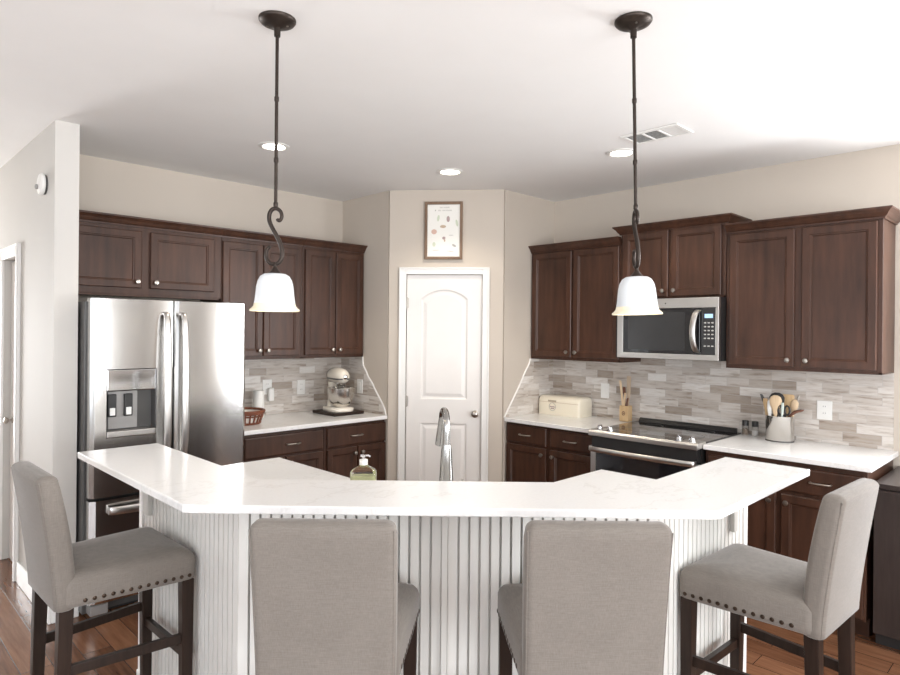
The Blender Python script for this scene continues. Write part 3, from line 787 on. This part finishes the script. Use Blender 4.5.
# ------------------------------------------------------------------ pendants
def pendant(label, x, y, rz):
    t = thing('pendant_light', label, 'lamp', (x, y, 0), rz, 'bronze pendants over the bar')
    bm = new(); lathe(bm, [(.066, H), (.066, H-.006), (.060, H-.014), (.040, H-.024), (.016, H-.030), (.012, H-.034), (.011, H-.062), (.001, H-.062)], seg=32); cn = obj('canopy', bm, M_BRONZE, t, smooth=True)
    for s in (-1, 1):
        bm = new(); lathe(bm, [(.005, H-.026), (.0045, H-.018)], (s*.036, 0, 0), 10); obj('screw', bm, M_NICKEL, cn)
    bm = new(); lathe(bm, [(.0062, H-.06), (.0062, 2.02)], seg=12)
    for z in (2.42, 2.20, 2.04): lathe(bm, [(.0062, z-.010), (.0085, z-.006), (.0085, z+.006), (.0062, z+.010)], seg=12)
    obj('rod', bm, M_BRONZE, t, smooth=True)
    Z = lambda py: 2.03-(py-120)/2680.0
    X = lambda px: (px-208)/2680.0
    sc = [(222, 232), (240, 250), (258, 238), (268, 205), (258, 165), (235, 140), (205, 130), (170, 145), (148, 190), (150, 255), (178, 320), (215, 385), (250, 455), (272, 530), (272, 600), (248, 650), (205, 668), (155, 655), (124, 610), (120, 560), (140, 512), (160, 505)]
    bm = new(); pts = catmull([(X(a), 0, Z(b_)) for a, b_ in sc], 4); nn = len(pts)
    tube(bm, pts, [.0078*(.75+.25*math.sin(PI*i/(nn-1))) for i in range(nn)], 10); obj('scroll', bm, M_BRONZE, t, smooth=True)
    bm = new(); lathe(bm, [(.001, 1.834), (.007, 1.832), (.009, 1.826), (.006, 1.819), (.007, 1.815), (.012, 1.806), (.021, 1.796), (.024, 1.788), (.001, 1.786)], seg=20); obj('fitter', bm, M_BRONZE, t, smooth=True)
    prof = [(.020, 1.792), (.038, 1.790), (.051, 1.782), (.060, 1.766), (.0648, 1.746), (.0672, 1.722), (.0695, 1.70), (.0725, 1.684)]
    bm = new(); lathe(bm, prof+[(r-.004, z-.002) for r, z in prof[::-1]], seg=40, cap0=False, cap1=False); sh = obj('shade', bm, M_SHADE, t, smooth=True)
    prof = [(.0725, 1.684), (.075, 1.674), (.081, 1.667), (.0865, 1.663), (.0885, 1.659), (.0865, 1.656), (.082, 1.660), (.073, 1.668), (.0685, 1.682)]
    bm = new(); lathe(bm, prof, seg=40, cap0=False, cap1=False); obj('shade_rim', bm, M_RIM, sh, smooth=True)
    bm = new(); lathe(bm, [(.001, 1.79), (.014, 1.785), (.014, 1.765), (.026, 1.738), (.028, 1.722), (.02, 1.704), (.001, 1.697)], seg=20); obj('bulb', bm, M_BULB, t, smooth=True)
    l = bpy.data.lights.new('pendant_lamp', 'POINT'); l.energy = .7; l.color = (1, .86, .66); l.shadow_soft_size = .03
    lo = bpy.data.objects.new('pendant_lamp', l); COL.objects.link(lo); lo.parent = t; lo.location = (0, 0, 1.675)
    return t
pendant('bronze pendant lamp with white bell shade, left, its S scroll seen broadside', 3.308, 2.520, PI*.75)
pr_ = pendant('bronze pendant lamp with white bell shade, right, its scroll seen edge-on', 2.408, 3.434, PI*.25)
pr_.location = (2.412-.042, 3.430+.042, 0); pr_.rotation_euler = (.022, 0, PI*.25)   # hangs a touch off plumb

def can(label, x, y, watts):
    t = thing('recessed_light', label, 'lamp', (x, y, 0), 0, 'recessed ceiling lights')
    bm = new(); lathe(bm, [(.092, H-.0005), (.092, H-.004), (.072, H-.009), (.064, H-.004), (.064, H-.0005)], seg=36, cap0=False, cap1=False); obj('trim_ring', bm, M_WHITEPL, t, smooth=True)
    bm = new(); lathe(bm, [(.063, H-.001), (.063, H-.004), (.04, H-.008), (.001, H-.009)], seg=32); obj('lens', bm, M_CAN, t, smooth=True)
    l = bpy.data.lights.new('recessed_lamp', 'SPOT'); l.energy = watts; l.color = (1, .89, .74); l.spot_size = math.radians(124); l.spot_blend = .45; l.shadow_soft_size = .06
    lo = bpy.data.objects.new('recessed_lamp', l); COL.objects.link(lo); lo.parent = t; lo.location = (0, 0, H-.012)
can('lit round recessed ceiling light behind the left pendant rod', 2.518, 1.080, 38)
can('lit round recessed ceiling light in front of the pantry door', 1.349, 1.422, 24)
can('lit round recessed ceiling light beside the ceiling vent', .950, 2.530, 38)

vt = thing('ceiling_vent', 'white louvred air vent in the ceiling near the right pendant', 'vent', (1.145, 2.862, 0), -PI/2)
vt.scale = (.90, .92, 1)
bm = new()
for d in ((-.19, .19, -.11, -.085), (-.19, .19, .085, .11), (-.19, -.165, -.085, .085), (.165, .19, -.085, .085), (-.06, -.045, -.085, .085), (.045, .06, -.085, .085)): box(bm, *d, H-.008, H-.0005)
obj('frame', bm, M_WHITEPL, vt, .002)
bm = new(); box(bm, -.165, .165, -.085, .085, H-.002, H-.0004); obj('duct_opening', bm, M_DKGREY, vt)
for k in range(9):
    y = -.075+k*.0187
    bm = new()
    for a, c, tilt in ((-.163, -.062, .006), (-.043, .043, -.004), (.062, .163, -.006)):
        loft(bm, [[(x, y-.005, H-.004-tilt*.3), (x, y+.005, H-.004+tilt*.3-.002), (x, y+.005, H-.0025+tilt*.3-.002), (x, y-.005, H-.0025-tilt*.3)] for x in (a, c)])
    obj('louvre', bm, M_WHITEPL, vt)

# ------------------------------------------------------------------ picture over the pantry door
pf = thing('framed_print', 'wood framed kitchen print hanging above the pantry door', 'picture', (mid.x, mid.y, 0), ang)
PW, PH, PZ, PX = .30, .455, 2.155, -.020
bm = new()
def Rr(i, y): return [(PX-PW/2+i, y, PZ+i), (PX+PW/2-i, y, PZ+i), (PX+PW/2-i, y, PZ+PH-i), (PX-PW/2+i, y, PZ+PH-i)]
loft(bm, [Rr(.004, -.004), Rr(0, -.012), Rr(0, -.026), Rr(.004, -.030), Rr(.018, -.030), Rr(.022, -.022), Rr(.022, -.016), Rr(.004, -.012)], closed=False, cap1=False)
obj('frame', bm, M_FRAME, pf)
bm = new(); box(bm, PX-PW/2+.02, PX+PW/2-.02, -.017, -.015, PZ+.02, PZ+PH-.02); pp = obj('paper', bm, M_PAPER, pf)
def blob(u, v, a, c, m, rot=0, k=14):
    bm = new(); pts = []
    for i in range(k):
        t = 2*PI*i/k; x, z = a*math.cos(t), c*math.sin(t)
        pts.append((PX-PW/2+u*PW + x*math.cos(rot)-z*math.sin(rot), PZ+PH-v*PH + x*math.sin(rot)+z*math.cos(rot)))
    loft(bm, [[(x, y, z) for x, z in pts] for y in (-.0168, -.0176)]); return obj('illustration', bm, m, pp)
for row, spans in ((.10, ((.40, .48), (.50, .66))), (.15, ((.27, .30), (.36, .44), (.47, .55), (.56, .72)))):
    bm = new()
    for u0, u1 in spans:
        n = max(2, int((u1-u0)*40))
        for i in range(n):
            u = u0+(u1-u0)*i/n; x = PX-PW/2+u*PW; z = PZ+PH-row*PH
            box(bm, x, x+.0035, -.0176, -.0168, z-.005, z+.005)
    obj('lettering', bm, M_INK, pp)
blob(.36, .285, .010, .026, M_SAGE, -.15); blob(.62, .30, .013, .024, M_MAUVE); blob(.85, .37, .010, .028, M_SAGE, .2)
blob(.485, .43, .024, .012, M_TAN); blob(.25, .52, .022, .020, M_ROSE); blob(.51, .63, .013, .012, M_MAUVE, .3); blob(.53, .67, .006, .012, M_TAN)
blob(.25, .74, .013, .018, M_SAGE); blob(.78, .76, .018, .009, M_INK, -.5); blob(.30, .84, .03, .002, M_INK); blob(.68, .86, .03, .002, M_INK, -.1); blob(.70, .58, .02, .002, M_INK)

# ------------------------------------------------------------------ outlets and switches
def plate(label, loc, rz, z, wdt=.073, kind='outlet', hgt=.118, cat='outlet'):
    t = thing('wall_outlet' if kind != 'switch' else 'light_switch', label, cat, (loc[0], loc[1], z), rz, 'wall plates')
    bm = new(); box(bm, -wdt/2, wdt/2, -.006, 0, -hgt/2, hgt/2); p = obj('cover_plate', bm, M_WHITEPL, t, .003)
    n = max(1, round(wdt/.055)) if wdt > .09 else 1
    for i in range(n):
        cx = (i-(n-1)/2)*.046
        if kind == 'outlet':
            for s in (-1, 1):
                bm = new(); lathe(bm, [(.016, -.006), (.016, -.0085), (.001, -.0086)], (cx, 0, s*.021), 18, axis='Y'); r_ = obj('receptacle', bm, M_WHITEPL, p, smooth=True)
                for q in (-1, 1):
                    bm = new(); box(bm, cx+q*.006-.001, cx+q*.006+.001, -.0090, -.0085, s*.021-.001, s*.021+.007); obj('slot', bm, M_BLACK, r_)
        else:
            bm = new(); box(bm, cx-.016, cx+.016, -.010, -.006, -.033, .033); obj('rocker', bm, M_WHITEPL, p, .002)
    return t
plate('white wall outlet to the left of the stand mixer', (1.659, .008), LEFT, 1.118)
t = plate('white wall plate with a white plug-in block, above the wicker basket', (1.965, .008), LEFT, 1.135, .080)
bm = new(); box(bm, -.004, .042, -.045, -.009, -.11, -.005); obj('plug_in_block', bm, M_WHITEPL, t, .008)
plate('white light switch on the tiled pantry side, right of the mixer', (1.263, .286), PI/2, 1.122, .075, 'switch', cat='switch')
plate('white light switch between the bread box and the bamboo utensil block', (.008, 1.852), RIGHT, 1.125, .075, 'switch', cat='switch')
plate('white wall outlet right of the utensil crock', (.008, 3.416), RIGHT, 1.118, .086)

# small sensor/doorbell chime on the hall partition
ch = thing('motion_sensor', 'small white rounded sensor high on the hall wall edge', 'sensor', (3.583, .465, -.012), PI/2)
ch.scale = (1, .72, 1)
bm = new(); lathe(bm, [(.055, 0), (.055, -.010), (.052, -.012)], (0, 0, 2.40), 28, axis='Y'); obj('mounting_ring', bm, M_DKGREY, ch, smooth=True)
bm = new(); lathe(bm, [(.052, -.012), (.058, -.016), (.060, -.030), (.056, -.042), (.040, -.048), (.001, -.050)], (0, 0, 2.40), 28, axis='Y'); cb_ = obj('cover', bm, M_WHITEPL, ch, smooth=True)
bm = new(); lathe(bm, [(.014, -.048), (.014, -.064), (.008, -.068), (.001, -.068)], (-.012, 0, 2.385), 16, axis='Y'); obj('lens', bm, M_GREYPL, cb_, smooth=True)

# ------------------------------------------------------------------ faucet and soap by the sink
fc = thing('faucet', 'tall brushed gooseneck pull-down faucet behind the bar, before the pantry door', 'faucet', (2.60, 2.688, .914), PI*.75)
bm = new(); lathe(bm, [(.032, 0), (.032, .006), (.030, .012), (.0265, .10), (.0215, .18), (.0190, .20), (.001, .202)], seg=24); obj('body', bm, M_FAUC, fc, smooth=True)
bm = new()
pts = [(0, 0, .195), (0, 0, .25)] + [(-.022*(1-math.cos(PI*k/10))*.5, .085*(1-math.cos(PI*k/10)), .277+.054*math.sin(PI*k/10)) for k in range(11)]
tube(bm, pts, .0155, 14); sp_ = obj('spout', bm, M_FAUC, fc, smooth=True)
e = Vector(pts[-1])
bm = new(); tube(bm, [e+Vector((0, 0, .004)), e+Vector((-.003, .004, -.03)), e+Vector((-.010, .012, -.10)), e+Vector((-.012, .014, -.112))], [.0165, .0175, .020, .0185], 16); obj('spray_head', bm, M_FAUC, fc, smooth=True)
bm = new(); tube(bm, [(.024, 0, .03), (.05, 0, .033), (.065, -.005, .045), (.07, -.007, .055)], [.012, .010, .007, .006], 10); obj('lever', bm, M_STEELH, fc, smooth=True)

so = thing('soap_dispenser', 'clear square-shouldered bottle of soap with chrome pump behind the bar', 'soap bottle', (2.752, 2.318, .914), PI*.75)
def sq(h, d, z, r): return [(x, y, z) for x, y in rrect(-h, h, -d, d, r, 4)]
bm = new(); loft(bm, [sq(.052, .030, 0, .012), sq(.056, .033, .004, .014), sq(.056, .033, .048, .014), sq(.050, .030, .058, .014), sq(.026, .022, .072, .014), sq(.0175, .0175, .077, .014), sq(.0175, .0175, .082, .014)]); bo_ = obj('bottle', bm, M_GLASS, so, smooth=50)
bm = new(); loft(bm, [sq(.051, .028, .004, .012), sq(.051, .028, .034, .012)]); obj('liquid', bm, M_SOAP, bo_)
bm = new(); lathe(bm, [(.0185, .080), (.0185, .102), (.014, .104), (.001, .105)], seg=20); obj('collar', bm, M_WHITEPL, so, smooth=True)
bm = new(); lathe(bm, [(.006, .104), (.006, .112), (.011, .114), (.012, .122), (.001, .124)], seg=16); tube(bm, [(0, 0, .119), (.020, .004, .120), (.028, .006, .114)], .0045, 8); tube(bm, [(0, 0, .119), (-.014, -.003, .120)], .006, 8); obj('pump', bm, M_CHROME, so, smooth=True)

# ------------------------------------------------------------------ left counter
Z0 = .9145
bm = new(); box(bm, 1.335, 1.625, .13, .44, Z0, Z0+.024)
tag(obj('wooden_board', bm, M_LEG, None, .004), 'dark board lying under the stand mixer', 'board')
mx = thing('stand_mixer', 'almond stand mixer with steel bowl standing on the dark board', 'mixer', (1.485, .290, Z0+.0245), math.radians(80))
mx.scale = (.80, .92, .97)
# local +x is the mixer's front (out of the wall)
bm = new()
def eg(h, d, cx, z, r=.06): return [(x+cx, y, z) for x, y in rrect(-h, h, -d, d, r, 6)]
loft(bm, [eg(.165, .108, .0, 0, .09), eg(.168, .110, 0, .006, .09), eg(.168, .110, 0, .022, .09), eg(.16, .10, 0, .032, .085)])
obj('base', bm, M_MIXER, mx, smooth=50)
bm = new()
loft(bm, [eg(.055, .070, -.100, .02, .05), eg(.045, .055, -.105, .06, .042), eg(.042, .048, -.108, .14, .038), eg(.050, .052, -.10, .20, .045), eg(.062, .058, -.09, .235, .05)])
obj('pedestal', bm, M_MIXER, mx, smooth=50)
bm = new(); loops = []
for x, r, zc in ((-.165, .020, .288), (-.160, .045, .288), (-.140, .060, .289), (-.09, .068, .290), (-.02, .072, .291), (.05, .071, .291), (.10, .064, .289), (.135, .052, .286), (.155, .034, .283), (.163, .012, .281)):
    loops.append([(x, r*math.cos(2*PI*k/24), zc+r*.95*math.sin(2*PI*k/24)) for k in range(24)])
loft(bm, loops); hd = obj('motor_head', bm, M_MIXER, mx, smooth=60)
bm = new(); loops = []
for x, r, zc in ((-.158, .050, .268), (-.09, .0702, .268), (.05, .0735, .268), (.10, .066, .268), (.138, .050, .268), (.158, .030, .268)):
    loops.append([(x, r*sy_, zc+dz) for sy_, dz in ((-1, -.006), (1, -.006), (1, .006), (-1, .006))])
loft(bm, loops); obj('trim_band', bm, M_DKGREY, hd)
bm = new(); lathe(bm, [(.038, .19), (.040, .215), (.045, .24), (.001, .241)], (.06, 0, 0), 24); obj('attachment_hub', bm, M_CHROME, mx, smooth=True)
bm = new(); lathe(bm, [(.02, 0), (.02, .014), (.014, .018), (.001, .018)], (.160, 0, .286), 16, axis='X'); obj('hub_cap', bm, M_CHROME, hd, smooth=True)
bm = new(); prof = [(.055, .034), (.06, .042), (.088, .062), (.112, .105), (.122, .15), (.124, .192), (.129, .197)]
lathe(bm, prof+[(r-.003, z+.001) for r, z in prof[::-1]], (.07, 0, 0), 36); bw_ = obj('bowl', bm, M_BOWL, mx, smooth=True)

bk = thing('wicker_basket', 'round red-brown wicker basket beside the refrigerator', 'basket', (2.315, .33, Z0), 0)
RB0, RB1, HB = .105, .135, .092
bm = new(); lathe(bm, [(RB0, 0), (RB0, .006), (RB0-.006, .006), (.001, .006)], seg=32)
for k in range(22):
    a = 2*PI*k/22
    tube(bm, [(RB0*math.cos(a), RB0*math.sin(a), .004), ((RB0+.016)*math.cos(a), (RB0+.016)*math.sin(a), .05), (RB1*math.cos(a), RB1*math.sin(a), HB)], .006, 6)
obj('stakes', bm, M_BASKET, bk, smooth=True)
bm = new(); pf_ = [(RB0-.008, .008), (RB0+.006, .05), (RB1-.012, HB-.006)]
lathe(bm, pf_+[(r-.003, z) for r, z in pf_[::-1]], seg=32, cap0=False, cap1=False); obj('liner', bm, M_PAPER, bk, smooth=True)
bm = new()
for z, r in ((.010, RB0+.003), (.058, RB0+.018)):
    tube(bm, [((r+.004*(-1)**k)*math.cos(2*PI*k/56), (r+.004*(-1)**k)*math.sin(2*PI*k/56), z) for k in range(56)], .006, 6, True)
obj('weave', bm, M_BASKET, bk, smooth=True)
bm = new()
for z, r, rad in ((HB-.014, RB1-.004, .009), (HB, RB1+.001, .010)): tube(bm, [(r*math.cos(2*PI*k/40), r*math.sin(2*PI*k/40), z) for k in range(40)], rad, 8, True)
obj('rim', bm, M_BASKET, bk, smooth=True)
bm = new(); lathe(bm, [(.040, 0), (.042, .003), (.042, .205), (.040, .209), (.018, .210), (.017, .207), (.001, .2065)], seg=28)
o = obj('white_canister', bm, M_WHITEPL, None, smooth=True); o.location = (2.095, .12, Z0)
tag(o, 'plain white cylinder standing behind the wicker basket', 'canister')

# ------------------------------------------------------------------ right counter
bb = thing('bread_box', 'cream enamel bread box with rounded lid against the tile', 'bread box', (.235, 1.355, Z0), RIGHT)
BW, BD, BH = .405, .195, .155
bm = new()
def prof_(i, x): 
    pts = []
    for y, z in ((0+i, 0), (BD-i, 0)): pts.append((x, y, z))
    for k in range(7): a = PI/2*k/6; pts.append((x, BD-.045+(.045-i)*math.cos(a), BH-.045+(.045-i)*math.sin(a)))
    for k in range(7): a = PI/2+PI/2*k/6; pts.append((x, .05+(.05-i)*math.cos(a), BH-.05+(.05-i)*math.sin(a)))
    return pts
loft(bm, [prof_(.018, 0.0), prof_(.006, .006), prof_(0, .02), prof_(0, BW-.02), prof_(.006, BW-.006), prof_(.018, BW)])
bb_ = obj('body', bm, M_CREAM, bb, smooth=60)
bm = new(); box(bm, .01, BW-.01, -.001, .002, BH-.052, BH-.049); obj('lid_seam', bm, M_TAN, bb_)
bm = new(); box(bm, .105, .185, -.0025, 0, .108, .122); obj('nameplate', bm, plain('worn_brown_print', (.42, .35, .26), .5), bb_)
bm = new(); lathe(bm, [(.033, -.0005), (.033, -.0025), (.030, -.0025), (.030, -.0005)], (.148, 0, .068), 32, False, False, axis='Y'); em = obj('emblem', bm, M_INK, bb_)
bm = new()
for a, c, z in ((.124, .134, .069), (.136, .148, .067), (.150, .160, .069), (.162, .171, .067), (.132, .164, .054)): box(bm, a, c, -.0025, 0, z-.004, z+.004)
obj('emblem_lettering', bm, M_MAUVE, em)

ub = thing('utensil_block', 'bamboo block holding wooden tongs and spatulas left of the range', 'utensil holder', (.088, 2.082, Z0), RIGHT)
ub.scale = (.78, .80, .95)
bm = new()
for d in ((-.045, .045, -.042, -.034), (-.045, .045, .034, .042), (-.045, -.037, -.034, .034), (.037, .045, -.034, .034)): box(bm, *d, .002, .125)
box(bm, -.045, .045, -.042, .042, 0, .008)
ub_ = obj('body', bm, M_BAMBOO, ub, .002)
bm = new(); lathe(bm, [(.017, -.042), (.017, -.0435), (.011, -.0435), (.011, -.042)], (0, 0, .065), 24, False, False, axis='Y'); obj('emblem', bm, M_WALNUT, ub_)
bm = new(); lathe(bm, [(.006, -.042), (.006, -.0435), (.001, -.0436)], (0, 0, .065), 12, axis='Y'); obj('emblem', bm, M_WALNUT, ub_)
def flat(pts, th, y0=0.0):
    """flat blade from (x, z, half width) stations"""
    bm = new()
    loft(bm, [[(x-h, y0-th/2, z), (x+h, y0-th/2, z), (x+h, y0+th/2, z), (x-h, y0+th/2, z)] for x, z, h in pts]); return bm
def utensil(name, label, bm, mat, base, off, rz=RIGHT, lean=(0, 0), bev=.002, group='utensils in the bamboo block', cat='utensil'):
    o = obj(name, bm, mat, None, bev); o.location = (base[0]+off[0], base[1]+off[1], Z0+.010)
    o.rotation_euler = (lean[0], lean[1], rz); o.scale = (.80, 1, .98); return tag(o, label, cat, group)
UBX = (.088, 2.082)
bm = flat([(-.016, 0, .010), (-.024, .12, .010), (-.042, .24, .011), (-.054, .30, .012), (-.055, .305, .008)], .007)
loft(bm, [[(x-h, -.0035, z), (x+h, -.0035, z), (x+h, .0035, z), (x-h, .0035, z)] for x, z, h in ((-.014, 0, .010), (-.012, .08, .009), (-.004, .16, .009), (.004, .21, .010))])
utensil('wooden_tongs', 'pale wooden tongs in the bamboo block, leaning furthest left', bm, M_PALEW, UBX, (.012, 0))
utensil('wooden_spatula', 'wide brown wooden spatula in the bamboo block, standing at its right', flat([(.014, 0, .008), (.018, .15, .009), (.020, .20, .018), (.022, .33, .022), (.022, .34, .019)], .006), M_TAN, UBX, (-.012, 0))
utensil('wooden_spoon', 'slim dark wooden spoon in the bamboo block between tongs and spatula', flat([(.002, 0, .006), (-.008, .15, .006), (-.016, .21, .014), (-.019, .245, .014), (-.020, .255, .008)], .007), M_WALNUT, UBX, (.0, 0))
utensil('wooden_stirrer', 'short dark wooden handle in the bamboo block, lowest at its right', flat([(.024, 0, .007), (.028, .14, .007), (.034, .165, .009), (.037, .175, .006)], .007), M_WALNUT, UBX, (.022, 0))

def shaker_jar(label, x, y, fill):
    t = thing('spice_shaker', label, 'shaker', (x, y, Z0), 0, 'salt and pepper shakers')
    bm = new(); lathe(bm, [(.019, 0), (.020, .003), (.020, .060), (.017, .066), (.001, .066)], seg=20); j = obj('jar', bm, M_GLASS, t, smooth=True)
    bm = new(); lathe(bm, [(.0175, .003), (.0175, .042 if fill is M_PEPPER else .034), (.001, .0421 if fill is M_PEPPER else .0341)], seg=20); obj('contents', bm, fill, j, smooth=True)
    bm = new(); lathe(bm, [(.0205, .062), (.0205, .092), (.018, .096), (.001, .097)], seg=20); obj('cap', bm, M_BLACK, t, smooth=True)
shaker_jar('glass pepper shaker with black cap, nearest the range', .060, 2.958, M_PEPPER)
shaker_jar('glass salt shaker with black cap and white contents, nearest the crock', .065, 3.022, M_SALT)

CX, CY = .145, 3.200
ck_ = thing('utensil_crock', 'oval brushed steel crock full of utensils on the right counter', 'utensil holder', (CX, CY, Z0), RIGHT)
def ov(h, d, z): return [(h*math.cos(2*PI*k/40), d*math.sin(2*PI*k/40), z) for k in range(40)]
bm = new(); loft(bm, [ov(.080, .074, 0), ov(.082, .076, .003), ov(.082, .076, .157), ov(.083, .077, .160), ov(.079, .073, .160), ov(.078, .072, .010)]); obj('body', bm, steel('crock_steel', (.64, .62, .59), .15, (3, 3, 3)), ck_, smooth=50)
bm = new(); loft(bm, [ov(.0825, .0765, 0), ov(.0832, .0772, .002), ov(.0832, .0772, .007), ov(.0825, .0765, .008)]); obj('foot_ring', bm, M_DKGREY, ck_, smooth=50)
def head_spoon(name, label, mat, lx, ly, pts, th=.008):
    bm = new(); loops = []
    for x, z, h, tt in pts: loops.append([(x+h*math.cos(2*PI*k/12), tt*math.sin(2*PI*k/12), z) for k in range(12)])
    loft(bm, loops); o = obj(name, bm, mat, None, smooth=60); o.location = (CX-ly, CY+lx, Z0+.012); o.rotation_euler = (0, 0, RIGHT)
    return tag(o, label, 'utensil', 'utensils in the steel crock')
head_spoon('wooden_spoon', 'big pale wooden spoon standing head-up in the front of the crock', M_PALEW, 0, -.040, [(-.012, 0, .007, .006), (-.014, .15, .010, .006), (-.016, .185, .018, .006), (-.014, .215, .032, .007), (-.013, .245, .038, .008), (-.013, .268, .030, .007), (-.013, .278, .012, .004)])
head_spoon('slotted_turner', 'dark turner behind the big pale spoon in the crock', M_BLACK, 0, 0.005, [(-.02, 0, .006, .005), (-.022, .18, .008, .004), (-.022, .20, .026, .004), (-.020, .23, .042, .004), (-.020, .262, .046, .004), (-.020, .282, .034, .004), (-.020, .292, .014, .003)])
head_spoon('serving_spoon', 'white-handled spoon left of the big pale spoon in the crock', M_WHITEPL, 0, -.030, [(-.050, 0, .006, .004), (-.050, .14, .008, .004), (-.053, .19, .014, .005), (-.048, .235, .018, .005), (-.044, .25, .008, .003)])
head_spoon('silicone_spatula', 'pale green narrow spatula right of the big pale spoon in the crock', plain('pale_green_silicone', (.62, .70, .64), .5), 0, -.048, [(.024, 0, .005, .004), (.026, .14, .006, .004), (.030, .20, .009, .004), (.030, .235, .008, .003)])
head_spoon('wooden_turner', 'square-headed tan wooden turner at the back of the crock', M_BAMBOO, 0, .030, [(.03, 0, .007, .005), (.034, .19, .009, .005), (.036, .215, .034, .005), (.038, .275, .038, .005), (.038, .283, .030, .004)])
head_spoon('wooden_spoon', 'small pale wooden spoon leaning to the right rim of the crock', M_PALEW, 0, .018, [(.06, 0, .006, .005), (.070, .17, .008, .005), (.078, .205, .022, .006), (.080, .235, .023, .006), (.080, .255, .010, .004)])
head_spoon('wooden_spoon', 'brown wooden spoon drooping right over the rim of the crock', M_WALNUT, 0, -.022, [(.03, 0, .006, .005), (.06, .15, .008, .006), (.09, .175, .016, .012), (.115, .190, .026, .015), (.135, .200, .012, .008)])
head_spoon('table_knife', 'dark knife blade leaning left out of the crock', M_DKGREY, 0, .010, [(-.06, 0, .006, .003), (-.082, .18, .008, .003), (-.100, .235, .012, .002), (-.118, .275, .008, .0015)])
head_spoon('wooden_spatula', 'tan wooden spatula along the left rim of the crock', M_BAMBOO, 0, -.008, [(-.065, 0, .006, .004), (-.074, .17, .014, .004), (-.082, .225, .018, .004), (-.086, .25, .012, .003)])
head_spoon('metal_skewer', 'grey steel handle leaning right at the back of the crock', M_NICKEL, 0, .040, [(.05, 0, .004, .003), (.075, .20, .006, .004), (.092, .262, .009, .004), (.098, .280, .005, .003)])
sc_ = thing('kitchen_scissors', 'black-handled kitchen scissors in the front of the crock', 'scissors', (CX+.040, CY+.035, Z0+.012), RIGHT, 'utensils in the steel crock')
for s in (-1, 1):
    bm = new(); loft(bm, [[(s*.004+a, s*.0012-.001, z), (s*.004+a+wd, s*.0012-.001, z), (s*.004+a+wd, s*.0012+.001, z), (s*.004+a, s*.0012+.001, z)] for a, wd, z in ((-.002, .004, .02), (-.006, .012, .10), (-.006, .012, .15))]); obj('blade', bm, M_STEELH, sc_)
    bm = new(); tube(bm, [(s*.019+.015*math.cos(2*PI*k/20), 0, .188+.028*math.sin(2*PI*k/20)) for k in range(20)], .0055, 8, True); tube(bm, [(s*.006, 0, .14), (s*.010, 0, .165)], .006, 8); obj('handle', bm, M_BLACK, sc_, smooth=True)

# ------------------------------------------------------------------ low sideboard at the far right
sb = thing('sideboard', 'low black-brown cabinet at the right edge, past the end of the base cabinets', 'cabinet', (.62, 3.802, 0), RIGHT)
bm = new(); box(bm, .003, 1.25, .01, .60, .06, .806); obj('body', bm, M_DESK, sb, .003)
bm = new(); box(bm, .0, 1.26, -.005, .605, .807, .832); obj('top', bm, M_DESK, sb, .003)
bm = new(); box(bm, .01, 1.23, .035, .58, 0, .06); obj('plinth', bm, M_BLACK, sb)
for k in range(2):
    bm = new(); box(bm, .006+k*.62, .62+k*.62, -.008, .009, .065, .80); d = obj('door', bm, M_DESK, sb, .002)
    bm = new(); tube(bm, [((.575 if k == 0 else .675), -.008, .52), ((.575 if k == 0 else .675), -.03, .525), ((.575 if k == 0 else .675), -.03, .62), ((.575 if k == 0 else .675), -.008, .625)], .005, 8); obj('handle', bm, M_NICKEL, d, smooth=True)
